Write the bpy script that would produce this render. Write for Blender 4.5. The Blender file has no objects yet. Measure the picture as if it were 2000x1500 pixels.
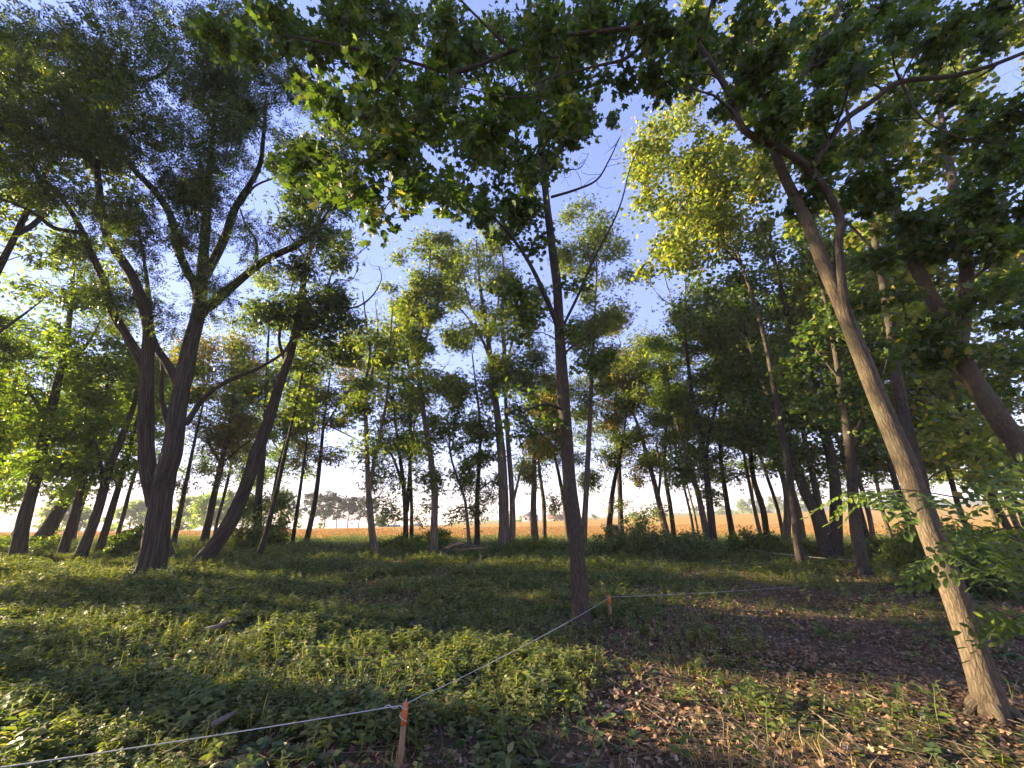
import bpy, math, random
import numpy as np
from mathutils import Vector, Matrix

# ------------------------------------------------------------------ camera, sky, sun, exposure
SC = bpy.context.scene
COL = SC.collection
RNG = np.random.default_rng(7)
random.seed(7)
PITCH = math.radians(19.0)
FPX = 770.0                      # focal length in pixels of the 2000 px wide photograph
EYE = 1.6
cam_d = bpy.data.cameras.new("camera"); cam = bpy.data.objects.new("camera", cam_d); COL.objects.link(cam)
cam.location = (0, 0, EYE); cam.rotation_euler = (math.radians(90) + PITCH, 0, 0)
cam_d.sensor_width = 36; cam_d.lens = 36 * FPX / 2000; cam_d.clip_start = 0.05; cam_d.clip_end = 8000
SC.camera = cam

SUN_AZ, SUN_EL = math.radians(-74), math.radians(15)
world = bpy.data.worlds.new("World"); SC.world = world; world.use_nodes = True
nt = world.node_tree; nt.nodes.clear()
sky = nt.nodes.new("ShaderNodeTexSky"); sky.sky_type = 'NISHITA'; sky.sun_disc = False
sky.sun_elevation = SUN_EL; sky.sun_rotation = SUN_AZ
sky.air_density = 1.0; sky.dust_density = 0.05; sky.ozone_density = 2.6; sky.altitude = 100
bg = nt.nodes.new("ShaderNodeBackground"); bg.inputs[1].default_value = 0.088
wo = nt.nodes.new("ShaderNodeOutputWorld")
tint = nt.nodes.new("ShaderNodeMix"); tint.data_type = 'RGBA'; tint.blend_type = 'MULTIPLY'; tint.inputs[0].default_value = 1.0; tint.inputs[7].default_value = (1.27, .93, 1.20, 1)
nt.links.new(sky.outputs[0], tint.inputs[6])
# range compression in the sky colour: evens out the sky's brightness between the sun's side and the zenith
bw = nt.nodes.new("ShaderNodeRGBToBW"); pw = nt.nodes.new("ShaderNodeMath"); pw.operation = 'POWER'; pw.inputs[1].default_value = -.44; sv = nt.nodes.new("ShaderNodeVectorMath"); sv.operation = 'SCALE'
nt.links.new(tint.outputs[2], bw.inputs[0]); nt.links.new(bw.outputs[0], pw.inputs[0]); nt.links.new(tint.outputs[2], sv.inputs[0]); nt.links.new(pw.outputs[0], sv.inputs["Scale"]); nt.links.new(sv.outputs[0], bg.inputs[0]); nt.links.new(bg.outputs[0], wo.inputs[0])

sun_d = bpy.data.lights.new("sun", 'SUN'); sun = bpy.data.objects.new("sun", sun_d); COL.objects.link(sun)
sun_d.energy = 5.0; sun_d.angle = math.radians(0.5); sun_d.color = (1.0, 0.80, 0.52)
SUNV = Vector((math.sin(SUN_AZ) * math.cos(SUN_EL), math.cos(SUN_AZ) * math.cos(SUN_EL), math.sin(SUN_EL)))
sun.rotation_euler = SUNV.to_track_quat('Z', 'Y').to_euler(); sun.location = (-30, 15, 40)

vs = SC.view_settings
vs.view_transform = 'Standard'; vs.look = 'None'; vs.exposure = 2.65; vs.gamma = 1.0; vs.use_curve_mapping = False
SC.render.engine = 'CYCLES'
cy = SC.cycles
cy.use_denoising = True
try:
    cy.denoiser = 'OPENIMAGEDENOISE'; cy.denoising_input_passes = 'RGB_ALBEDO_NORMAL'; cy.denoising_prefilter = 'ACCURATE'
except Exception: pass
cy.use_adaptive_sampling = True; cy.adaptive_threshold = 0.02
cy.max_bounces = 5; cy.diffuse_bounces = 3; cy.glossy_bounces = 2; cy.transmission_bounces = 4; cy.volume_bounces = 0; cy.transparent_max_bounces = 4
cy.sample_clamp_indirect = 6; cy.caustics_reflective = False; cy.caustics_refractive = False

# ------------------------------------------------------------------ helpers
cP, sP = math.cos(PITCH), math.sin(PITCH)
def ray(px, py):
    vx, vy = px - 1000.0, 750.0 - py
    return np.array([vx, FPX * cP - vy * sP, FPX * sP + vy * cP])
def P(px, py, d):
    """world point seen at photo pixel (px, py), d metres in front of the camera"""
    r = ray(px, py); return r * (d / r[1]) + np.array([0, 0, EYE])
def G(px, py, z=0.0):
    r = ray(px, py); return r * ((z - EYE) / r[2]) + np.array([0, 0, EYE])
def MPP(d): return d / 800.0     # metres per photo pixel, near enough, at distance d

def T(x, y):
    """height of the land: wood floor level, field rising to the right, falling away behind its crest"""
    x = np.asarray(x, float); y = np.asarray(y, float)
    zc = -2.0 + 0.036 * (np.clip(x, -260, 240) + 75)
    s = np.clip((y - 22) / 128.0, 0, 1)
    z = zc * s * (0.55 + 0.45 * s)
    z = z - 0.032 * np.clip(y - 150, 0, None)
    u = 0.045 * np.sin(x * 0.9 + 0.6 * np.sin(y * 0.7)) * np.cos(y * 0.75) + 0.03 * np.sin(x * 2.1 + y * 1.3)
    return z + u * np.clip((60 - y) / 30, 0, 1)

def prop(o, label=None, cat=None, group=None, kind=None):
    if label: o["label"] = label
    if cat: o["category"] = cat
    if group: o["group"] = group
    if kind: o["kind"] = kind
    return o
def empty(name, loc):
    o = bpy.data.objects.new(name, None); COL.objects.link(o); o.location = loc; o.empty_display_size = 0.2
    return o
def mesh_np(name, V, F, mat, uv=None, smooth=False):
    V = np.ascontiguousarray(V, dtype=np.float32); F = np.ascontiguousarray(F, dtype=np.int32)
    me = bpy.data.meshes.new(name)
    k = F.shape[1]
    me.vertices.add(len(V)); me.vertices.foreach_set("co", V.ravel())
    me.loops.add(F.size); me.loops.foreach_set("vertex_index", F.ravel())
    me.polygons.add(len(F))
    me.polygons.foreach_set("loop_start", np.arange(0, F.size, k, dtype=np.int32))
    if uv is not None:
        l = me.uv_layers.new(name="UVMap"); l.data.foreach_set("uv", np.ascontiguousarray(uv[F.ravel()], dtype=np.float32).ravel())
    me.update(calc_edges=True)
    if smooth: me.polygons.foreach_set("use_smooth", np.ones(len(F), bool))
    if mat: me.materials.append(mat)
    return me
def obj(name, me, parent=None, **k):
    o = bpy.data.objects.new(name, me); COL.objects.link(o)
    if parent is not None:
        o.parent = parent
    return prop(o, **k)

def unit(a): return a / np.maximum(np.linalg.norm(a, axis=-1, keepdims=True), 1e-9)
def frames(axis, normal):
    y = unit(axis); z = unit(normal - (normal * y).sum(-1, keepdims=True) * y); x = np.cross(y, z)
    return np.stack([x, y, z], axis=-1)
def scatter(tV, tF, org, R, sc):
    """copies of a template as one vertex and face array"""
    n, k = len(org), len(tV)
    if np.ndim(sc) == 1: sc = sc[:, None, None]
    V = np.einsum('nij,nkj->nki', R, tV[None] * sc) + org[:, None, :]
    F = tF[None] + (np.arange(n) * k)[:, None, None]
    return V.reshape(-1, 3), F.reshape(-1, tF.shape[1])
def join(parts):
    Vs, Fs, o = [], [], 0
    for V, F in parts:
        if len(V) == 0: continue
        Vs.append(V); Fs.append(F + o); o += len(V)
    return np.concatenate(Vs), np.concatenate(Fs)

def catmull(pts, per):
    p = np.asarray(pts, float)
    if len(p) < 3:
        t = np.linspace(0, 1, per + 1)[:, None]; return p[0] + (p[-1] - p[0]) * t
    q = np.vstack([2 * p[0] - p[1], p, 2 * p[-1] - p[-2]]); out = []
    for i in range(1, len(q) - 2):
        a, b, c, d = q[i - 1], q[i], q[i + 1], q[i + 2]
        for t in np.linspace(0, 1, per, endpoint=False):
            out.append(0.5 * (2 * b + (c - a) * t + (2 * a - 5 * b + 4 * c - d) * t * t + (3 * b - a - 3 * c + d) * t ** 3))
    out.append(p[-1]); return np.array(out)
def tube(pts, r0, r1, sides=10, per=4, rough=0.0, flare=0.0, ridge=0.0, seed=0, power=1.0, lump=0.0):
    """tapered round stem along a smooth line; returns V, quad F, UV in metres"""
    c = catmull(pts, per); n = len(c)
    seg = np.linalg.norm(np.diff(c, axis=0), axis=1); s = np.concatenate([[0], np.cumsum(seg)]); L = max(s[-1], 1e-6)
    t = np.gradient(c, axis=0); t = unit(t)
    ref = np.array([1.0, 0, 0]) if abs(t[0][0]) < 0.8 else np.array([0, 1.0, 0])
    xs = []; x = ref
    for i in range(n):
        x = x - np.dot(x, t[i]) * t[i]; x = x / np.linalg.norm(x); xs.append(x)
    xs = np.array(xs); ys = np.cross(t, xs)
    r = r1 + (r0 - r1) * (1 - s / L) ** power
    if flare: r = r + r0 * flare * np.exp(-s / (r0 * 1.6))
    th = np.linspace(0, 2 * math.pi, sides + 1)
    rs = np.random.RandomState(seed)
    ph = rs.rand(12) * 6.28
    rr = np.repeat(r[:, None], sides + 1, 1)
    if rough:
        a = np.sin(2 * th[None] + ph[0] + s[:, None] * 1.1) * .5 + np.sin(3 * th[None] + ph[1] - s[:, None] * 2.3) * .35 + np.sin(5 * th[None] + ph[2] + s[:, None] * 3.7) * .2
        rr = rr * (1 + rough * a)
    if lump: rr = rr * (1 + lump * (np.sin(s * 2.3 + ph[3]) * .6 + np.sin(s * 5.1 + ph[4]) * .4))[:, None]
    if flare:
        rr = rr + (r0 * flare * .55) * np.exp(-s / (r0 * 1.3))[:, None] * np.sin(5 * th[None] + ph[5])
    if ridge:
        rr = rr + ridge * (np.abs(np.sin(7 * th[None] + .8 * np.sin(s[:, None] * 2 + ph[6]) + ph[7])) - .5)
    rr[:, -1] = rr[:, 0]
    V = c[:, None, :] + rr[..., None] * (np.cos(th)[None, :, None] * xs[:, None, :] + np.sin(th)[None, :, None] * ys[:, None, :])
    V = V.reshape(-1, 3)
    uv = np.stack(np.broadcast_arrays(th[None] * r0, s[:, None]), -1).reshape(-1, 2)
    i, j = np.meshgrid(np.arange(n - 1), np.arange(sides), indexing='ij')
    a = i * (sides + 1) + j
    F = np.stack([a, a + 1, a + sides + 2, a + sides + 1], -1).reshape(-1, 4)
    # closed tip
    V = np.vstack([V, c[-1:] + t[-1:] * r1]); uv = np.vstack([uv, [[0, L]]]); tip = len(V) - 1
    b = (n - 1) * (sides + 1) + np.arange(sides)
    F = np.vstack([F, np.stack([b, b + 1, np.full(sides, tip), np.full(sides, tip)], -1)])
    return V, F, uv
def mesh_quadtri(name, V, F, mat, uv=None, smooth=True):
    """quads where the last two indices agree are triangles"""
    tri = F[:, 2] == F[:, 3]
    me = bpy.data.meshes.new(name)
    Fq, Ft = F[~tri], F[tri][:, :3]
    idx = np.concatenate([Fq.ravel(), Ft.ravel()]).astype(np.int32)
    tot = np.concatenate([np.full(len(Fq), 4), np.full(len(Ft), 3)]).astype(np.int32)
    st = np.concatenate([[0], np.cumsum(tot)[:-1]]).astype(np.int32)
    me.vertices.add(len(V)); me.vertices.foreach_set("co", np.ascontiguousarray(V, np.float32).ravel())
    me.loops.add(len(idx)); me.loops.foreach_set("vertex_index", idx)
    me.polygons.add(len(tot)); me.polygons.foreach_set("loop_start", st)
    if uv is not None:
        l = me.uv_layers.new(name="UVMap"); l.data.foreach_set("uv", np.ascontiguousarray(uv[idx], np.float32).ravel())
    me.update(calc_edges=True)
    if smooth: me.polygons.foreach_set("use_smooth", np.ones(len(tot), bool))
    if mat: me.materials.append(mat)
    return me
def tube_mesh(name, mat, *a, **k):
    V, F, uv = tube(*a, **k); return mesh_quadtri(name, V, F, mat, uv)

# ------------------------------------------------------------------ materials
def M(name):
    m = bpy.data.materials.new(name); m.use_nodes = True; t = m.node_tree; t.nodes.clear()
    return m, t, t.nodes.new("ShaderNodeOutputMaterial")
def N(t, typ, **k):
    n = t.nodes.new(typ)
    for a, b in k.items(): setattr(n, a, b)
    return n
def ramp(t, fac, stops):
    r = N(t, "ShaderNodeValToRGB"); e = r.color_ramp.elements
    while len(e) < len(stops): e.new(0.5)
    for i, (p, c) in enumerate(stops): e[i].position = p; e[i].color = (*c, 1)
    t.links.new(fac, r.inputs[0]); return r.outputs[0]
def noise(t, vec, scale, detail=4, rough=.55, dist=0):
    n = N(t, "ShaderNodeTexNoise"); n.inputs["Scale"].default_value = scale; n.inputs["Detail"].default_value = detail
    n.inputs["Roughness"].default_value = rough; n.inputs["Distortion"].default_value = dist
    if vec is not None: t.links.new(vec, n.inputs["Vector"])
    return n.outputs["Fac"]
def mapping(t, vec, scale):
    m = N(t, "ShaderNodeMapping"); m.inputs["Scale"].default_value = scale; t.links.new(vec, m.inputs[0]); return m.outputs[0]
def mixc(t, fac, a, b, mode='MIX'):
    m = N(t, "ShaderNodeMix", data_type='RGBA', blend_type=mode)
    for s, v in ((m.inputs[0], fac), (m.inputs[6], a), (m.inputs[7], b)):
        if hasattr(v, "is_output"): t.links.new(v, s)
        elif isinstance(v, (int, float)): s.default_value = v
        else: s.default_value = (*v, 1)
    return m.outputs[2]

def leaf_mat(name, stops, trans=(2.1, 2.2, .6), tf=.45, gloss=.5, patch=None):
    """leaf blade: reflects, and lets tinted light through; each blade has its own shade of the plant's colour"""
    m, t, out = M(name)
    g = N(t, "ShaderNodeNewGeometry")
    oi = N(t, "ShaderNodeObjectInfo"); ad = N(t, "ShaderNodeMath", operation='ADD'); fr_ = N(t, "ShaderNodeMath", operation='FRACT')
    t.links.new(g.outputs["Random Per Island"], ad.inputs[0]); t.links.new(oi.outputs["Random"], ad.inputs[1]); t.links.new(ad.outputs[0], fr_.inputs[0])
    col = ramp(t, fr_.outputs[0], stops)
    if patch:
        tc = N(t, "ShaderNodeTexCoord")
        col = mixc(t, noise(t, tc.outputs["Object"], patch[0], 2), col, mixc(t, 1.0, col, patch[1], 'MULTIPLY'))
    tcol = mixc(t, 1.0, col, trans, 'MULTIPLY')
    d = N(t, "ShaderNodeBsdfPrincipled"); d.inputs["Roughness"].default_value = gloss; d.inputs["Specular IOR Level"].default_value = .35
    t.links.new(col, d.inputs["Base Color"])
    tr = N(t, "ShaderNodeBsdfTranslucent"); t.links.new(tcol, tr.inputs[0])
    mx = N(t, "ShaderNodeMixShader"); mx.inputs[0].default_value = tf
    t.links.new(d.outputs[0], mx.inputs[1]); t.links.new(tr.outputs[0], mx.inputs[2]); t.links.new(mx.outputs[0], out.inputs[0])
    return m
def bark_mat(name, dark, light, furrow=1.0, us=9.0, vsc=1.6, bump=.9, moss=None, dist=.02):
    m, t, out = M(name)
    uv = N(t, "ShaderNodeTexCoord")
    v = mapping(t, uv.outputs["UV"], (us, vsc, 1))
    n1 = noise(t, v, 1.0, 6, .62, .7)
    v2 = mapping(t, uv.outputs["UV"], (us * 3.2, vsc * 4, 1))
    n2 = noise(t, v2, 1.0, 5, .65)
    w = N(t, "ShaderNodeTexVoronoi", feature='DISTANCE_TO_EDGE'); w.inputs["Scale"].default_value = 1.0
    wm = N(t, "ShaderNodeVectorMath", operation='ADD'); nz = N(t, "ShaderNodeTexNoise"); nz.inputs["Scale"].default_value = 2.2; nz.inputs["Detail"].default_value = 5
    t.links.new(v, nz.inputs["Vector"]); t.links.new(v, wm.inputs[0]); t.links.new(nz.outputs["Color"], wm.inputs[1])
    t.links.new(wm.outputs[0], w.inputs["Vector"])
    mr = N(t, "ShaderNodeMapRange"); mr.inputs[2].default_value = .28; t.links.new(w.outputs["Distance"], mr.inputs[0])
    mr.inputs[1].default_value = 0.0
    h = N(t, "ShaderNodeMath", operation='MULTIPLY_ADD'); h.inputs[1].default_value = furrow; t.links.new(mr.outputs[0], h.inputs[0])
    ma = N(t, "ShaderNodeMath", operation='MULTIPLY_ADD'); ma.inputs[1].default_value = .8
    t.links.new(n1, ma.inputs[0]); t.links.new(n2, ma.inputs[2]); t.links.new(ma.outputs[0], h.inputs[2])
    md = N(t, "ShaderNodeMath", operation='DIVIDE'); md.inputs[1].default_value = 1.5 + furrow; t.links.new(h.outputs[0], md.inputs[0])
    col = ramp(t, md.outputs[0], [(.18, dark), (.72, light)])
    if moss:
        mo = noise(t, uv.outputs["Object"], 2.2, 4, .6)
        fr = N(t, "ShaderNodeMapRange"); fr.inputs[1].default_value = .5; fr.inputs[2].default_value = .72; fr.inputs[4].default_value = .7
        t.links.new(mo, fr.inputs[0]); col = mixc(t, fr.outputs[0], col, moss)
    b = N(t, "ShaderNodeBump"); b.inputs["Strength"].default_value = bump; b.inputs["Distance"].default_value = dist
    t.links.new(md.outputs[0], b.inputs["Height"])
    p = N(t, "ShaderNodeBsdfPrincipled"); p.inputs["Roughness"].default_value = .9; p.inputs["Specular IOR Level"].default_value = .15
    t.links.new(col, p.inputs["Base Color"]); t.links.new(b.outputs[0], p.inputs["Normal"]); t.links.new(p.outputs[0], out.inputs[0])
    return m
def plain(name, c, rough=.8, var=.0, scale=6, c2=None, bump=0, detail=5):
    m, t, out = M(name)
    p = N(t, "ShaderNodeBsdfPrincipled"); p.inputs["Roughness"].default_value = rough; p.inputs["Specular IOR Level"].default_value = .2
    if c2:
        tc = N(t, "ShaderNodeTexCoord"); f = noise(t, tc.outputs["Object"], scale, detail, .6)
        t.links.new(ramp(t, f, [(.3, c), (.7, c2)]), p.inputs["Base Color"])
        if bump:
            b = N(t, "ShaderNodeBump"); b.inputs["Strength"].default_value = bump; b.inputs["Distance"].default_value = .02
            t.links.new(f, b.inputs["Height"]); t.links.new(b.outputs[0], p.inputs["Normal"])
    else: p.inputs["Base Color"].default_value = (*c, 1)
    t.links.new(p.outputs[0], out.inputs[0]); return m

MAT = {}
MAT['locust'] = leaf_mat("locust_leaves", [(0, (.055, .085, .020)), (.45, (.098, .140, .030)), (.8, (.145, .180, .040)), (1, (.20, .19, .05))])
MAT['locust_shaded'] = leaf_mat("locust_leaves_shaded", [(0, (.026, .044, .016)), (.5, (.048, .076, .024)), (.9, (.075, .105, .028)), (1, (.14, .14, .035))], tf=.36)  # shaded copy of the locust leaf: the crown's shade is in the colour
MAT['locust_sunlit'] = leaf_mat("locust_leaves_sunlit", [(0, (.060, .100, .018)), (.5, (.10, .155, .026)), (.9, (.15, .19, .03)), (1, (.21, .20, .04))], tf=.5)  # sunlit copy of the locust leaf: yellow sunlight mixed into the colour
MAT['locust_dry'] = leaf_mat("locust_leaves_turning", [(0, (.055, .08, .02)), (.5, (.12, .13, .03)), (.85, (.19, .14, .04)), (1, (.24, .13, .05))], tf=.45)
MAT['maple'] = leaf_mat("maple_leaves", [(0, (.035, .060, .016)), (.5, (.060, .100, .024)), (.92, (.090, .130, .030)), (1, (.20, .17, .04))], tf=.40, gloss=.45)
MAT['maple_sunlit'] = leaf_mat("maple_leaves_sunlit", [(0, (.070, .098, .024)), (.5, (.125, .160, .036)), (.85, (.19, .19, .045)), (1, (.26, .19, .06))], tf=.5)  # maple leaf with golden sunlight put into its colour
MAT['pine'] = leaf_mat("pine_needles", [(0, (.018, .032, .014)), (.6, (.040, .058, .022)), (1, (.065, .075, .03))], tf=.12, gloss=.7)
MAT['herb'] = leaf_mat("herb_leaves", [(0, (.055, .080, .025)), (.35, (.100, .136, .040)), (.72, (.145, .178, .052)), (.94, (.20, .205, .07)), (1, (.32, .26, .11))], tf=.35, gloss=.55, patch=(.9, (.85, .78, .75)))
MAT['weed'] = leaf_mat("tall_weed_leaves", [(0, (.065, .095, .038)), (.5, (.115, .155, .060)), (1, (.17, .20, .075))], tf=.4, gloss=.55)
MAT['ivy'] = leaf_mat("ivy_leaves", [(0, (.040, .068, .026)), (.5, (.070, .105, .038)), (.9, (.105, .14, .05)), (1, (.20, .18, .07))], tf=.28, gloss=.4)
MAT['grass'] = leaf_mat("grass_blades", [(0, (.06, .09, .02)), (.5, (.12, .14, .035)), (.8, (.22, .19, .07)), (1, (.32, .25, .11))], tf=.35, gloss=.6)
MAT['straw'] = leaf_mat("dry_grass", [(0, (.16, .13, .05)), (.5, (.27, .20, .09)), (1, (.40, .31, .16))], tf=.3, gloss=.6)
MAT['stubble'] = leaf_mat("stubble_stalks", [(0, (.21, .12, .036)), (.5, (.34, .205, .062)), (1, (.46, .30, .11))], trans=(1.2, 1.0, .6), tf=.25, gloss=.6)
MAT['litter'] = leaf_mat("dead_leaves", [(0, (.090, .050, .026)), (.45, (.185, .108, .056)), (.82, (.29, .180, .10)), (.96, (.39, .27, .17)), (1, (.48, .38, .28))], trans=(1.1, .8, .5), tf=.18, gloss=.6)
MAT['bark'] = bark_mat("locust_bark", (.012, .010, .008), (.082, .066, .050), furrow=1.0, us=13, vsc=.75, bump=1.0, dist=.03)
MAT['bark_grey'] = bark_mat("locust_bark_grey", (.030, .024, .017), (.20, .155, .108), furrow=1.0, us=14, vsc=.9, bump=1.0, dist=.03)
MAT['bark_maple'] = bark_mat("maple_bark", (.028, .021, .015), (.125, .094, .060), furrow=.75, us=30, vsc=7.5, bump=1.0, moss=(.085, .085, .048), dist=.012)
MAT['bark_dark'] = bark_mat("maple_bark_dark", (.016, .013, .010), (.082, .063, .045), furrow=.8, us=24, vsc=5, bump=.9, moss=(.06, .062, .04), dist=.015)
MAT['twig'] = plain("twig_bark", (.030, .024, .018), .9, c2=(.075, .058, .042), scale=9)
MAT['deadwood'] = plain("dead_branch_wood", (.10, .078, .058), .9, c2=(.20, .16, .12), scale=9)
MAT['cutwood'] = plain("cut_wood", (.30, .16, .07), .8, c2=(.46, .29, .15), scale=14)

# ------------------------------------------------------------------ ground, field, hills
def spaced(lo, hi, near, step, grow=1.10):
    a = [0.0]; s = step
    while a[-1] < hi: a.append(a[-1] + s); s = s if a[-1] < near else s * grow
    b = [0.0]; s = step
    while b[-1] < -lo: b.append(b[-1] + s); s = s if b[-1] < near else s * grow
    return np.array([-v for v in b[:0:-1]] + a)
def sheet(name, xs, ys, dz, mat, kind='structure', zf=None):
    X, Y = np.meshgrid(xs, ys); Z = (T(X, Y) if zf is None else zf(X, Y)) + dz
    V = np.stack([X, Y, Z], -1).reshape(-1, 3); nx = len(xs)
    i, j = np.meshgrid(np.arange(len(ys) - 1), np.arange(nx - 1), indexing='ij'); a = i * nx + j
    F = np.stack([a, a + 1, a + nx + 1, a + nx], -1).reshape(-1, 4)
    return obj(name, mesh_np(name, V, F, mat, smooth=True), kind=kind)
m, t, out = M("forest_floor")
tc = N(t, "ShaderNodeTexCoord")
f1 = noise(t, tc.outputs["Object"], .55, 5, .6); f2 = noise(t, tc.outputs["Object"], 9, 6, .7); f3 = noise(t, tc.outputs["Object"], 38, 4, .7)
c = ramp(t, f2, [(.3, (.060, .040, .024)), (.55, (.125, .080, .046)), (.8, (.20, .13, .078))])
c = mixc(t, f3, c, (.08, .056, .036))
g = ramp(t, f2, [(.3, (.022, .034, .010)), (.7, (.060, .075, .022))])
fr = N(t, "ShaderNodeMapRange"); fr.inputs[1].default_value = .42; fr.inputs[2].default_value = .6; t.links.new(f1, fr.inputs[0])
c = mixc(t, fr.outputs[0], c, g)
b = N(t, "ShaderNodeBump"); b.inputs["Strength"].default_value = .8; b.inputs["Distance"].default_value = .04; t.links.new(f3, b.inputs["Height"])
p = N(t, "ShaderNodeBsdfPrincipled"); p.inputs["Roughness"].default_value = .95; p.inputs["Specular IOR Level"].default_value = .1
t.links.new(c, p.inputs["Base Color"]); t.links.new(b.outputs[0], p.inputs["Normal"]); t.links.new(p.outputs[0], out.inputs[0])
MAT['floor'] = m
XS = spaced(-900, 900, 12, .7, 1.13); YS = spaced(-300, 1100, 36, .7, 1.13)
sheet("ground", XS, YS, 0, MAT['floor'])
m, t, out = M("stubble_field")
tc = N(t, "ShaderNodeTexCoord")
v = mapping(t, tc.outputs["Object"], (1.0, .22, 1)); f1 = noise(t, v, .9, 7, .68); f2 = noise(t, tc.outputs["Object"], .035, 4, .6); f3 = noise(t, mapping(t, tc.outputs["Object"], (.05, 1.3, 1)), 1.0, 3, .5)
c = ramp(t, f1, [(.25, (.235, .118, .027)), (.5, (.34, .185, .042)), (.75, (.435, .255, .068))])
c = mixc(t, f2, c, (.36, .235, .045)); c = mixc(t, f3, c, mixc(t, 1.0, c, (.72, .70, .62), 'MULTIPLY'))
b = N(t, "ShaderNodeBump"); b.inputs["Strength"].default_value = .5; b.inputs["Distance"].default_value = .08; t.links.new(f1, b.inputs["Height"])
p = N(t, "ShaderNodeBsdfPrincipled"); p.inputs["Roughness"].default_value = .95; p.inputs["Specular IOR Level"].default_value = .1
t.links.new(c, p.inputs["Base Color"]); t.links.new(b.outputs[0], p.inputs["Normal"]); t.links.new(p.outputs[0], out.inputs[0])
MAT['field'] = m
sheet("field", XS[(XS > -500) & (XS < 500)], YS[(YS > 35.4) & (YS < 330)], .10, MAT['field'])
MAT['meadow'] = plain("meadow", (.14, .17, .04), .95, c2=(.26, .24, .07), scale=.05)
def hill(name, az0, az1, d, pys, thick, mat, seed):
    """a low ridge d metres away whose skyline runs through the given photo heights"""
    n = 60; xs = np.linspace(az0, az1, n); rs = np.random.RandomState(seed); V = []
    hy = np.interp(xs, [q[0] for q in pys], [q[1] for q in pys])
    for i in range(n):
        top = P(xs[i], hy[i], d); x, zt = top[0], top[2] + .8 * math.sin(i * .9) + rs.rand()
        for k, (dy, fz) in enumerate([(-thick, -1), (-thick * .5, .55), (0, 1), (thick * .6, .6), (thick, -1)]):
            base = -40 if fz < 0 else None
            V.append((x * (1 + dy / d), d + dy, base if base is not None else zt - (1 - fz) * 6))
    V = np.array(V); i, j = np.meshgrid(np.arange(n - 1), np.arange(4), indexing='ij'); a = i * 5 + j
    F = np.stack([a, a + 5, a + 6, a + 1], -1).reshape(-1, 4)
    return obj(name, mesh_np(name, V, F, mat, smooth=True), kind='structure')
hill("hill_meadow", 880, 2500, 420, [(880, 1020), (1050, 1014), (1200, 1009), (1350, 1002), (1500, 990), (1600, 982), (1800, 976), (2500, 970)], 60, MAT['meadow'], 3)

# ------------------------------------------------------------------ leaf templates (along +Y, face up +Z)
def fan(outline, centre):
    V = np.array([centre] + outline, float); n = len(outline)
    F = np.array([[0, i, i + 1] for i in range(1, n)] + [[0, n, 1]]); return V, F
def maple_leaf(detail):
    half = [(.0, .0), (.10, .06), (.30, -.06), (.34, .07), (.60, .16), (.47, .26), (.40, .36), (.66, .56), (.47, .56), (.40, .66), (.20, .58), (.24, .78), (.12, .82), (.0, 1.02)]
    if detail == 1: half = [(.0, .02), (.32, -.04), (.58, .18), (.36, .34), (.62, .58), (.20, .58), (.0, 1.0)]
    if detail == 0: half = [(.0, .0), (.5, .1), (.5, .55), (.0, 1.0)]
    out = [(x, y, 0) for x, y in half] + [(-x, y, 0) for x, y in half[-2:0:-1]]
    V, F = fan(out, (0, .34, 0)); V[:, 2] = -.22 * np.abs(V[:, 0]) ** 1.4 - .16 * (V[:, 1] - .34) ** 2
    V[:, 2] += .03 * np.sin(V[:, 0] * 17 + V[:, 1] * 11) * (np.abs(V[:, 0]) > .02)
    return V, F
def ovate_leaf():
    V = np.array([(0, 0, 0), (.27, .34, .05), (.17, .70, .0), (0, 1.0, -.14), (-.17, .70, .0), (-.27, .34, .05), (0, .45, -.02)])
    return V, np.array([[0, 1, 6], [1, 2, 6], [2, 3, 6], [3, 4, 6], [4, 5, 6], [5, 0, 6]])
def kite_leaf():
    V = np.array([(0, 0, 0), (.26, .40, .06), (0, 1.0, -.12), (-.26, .40, .06), (0, .42, -.03)])
    return V, np.array([[0, 1, 4], [1, 2, 4], [2, 3, 4], [3, 0, 4]])
def ovate_leaf_fine():
    h = [(0, 0), (.20, .12), (.30, .36), (.20, .70), (0, 1.0)]
    out = [(x, y, 0) for x, y in h] + [(-x, y, 0) for x, y in h[-2:0:-1]]
    V, F = fan(out, (0, .42, -.03)); V[:, 2] += .22 * np.abs(V[:, 0]) - .22 * (V[:, 1] - .35) ** 2
    return V, F
def quad_leaf(w=.42):
    V = np.array([(0, 0, 0), (w / 2, .45, .06), (0, 1, -.08), (-w / 2, .45, .06)]); return V, np.array([[0, 1, 2], [0, 2, 3]])
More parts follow.
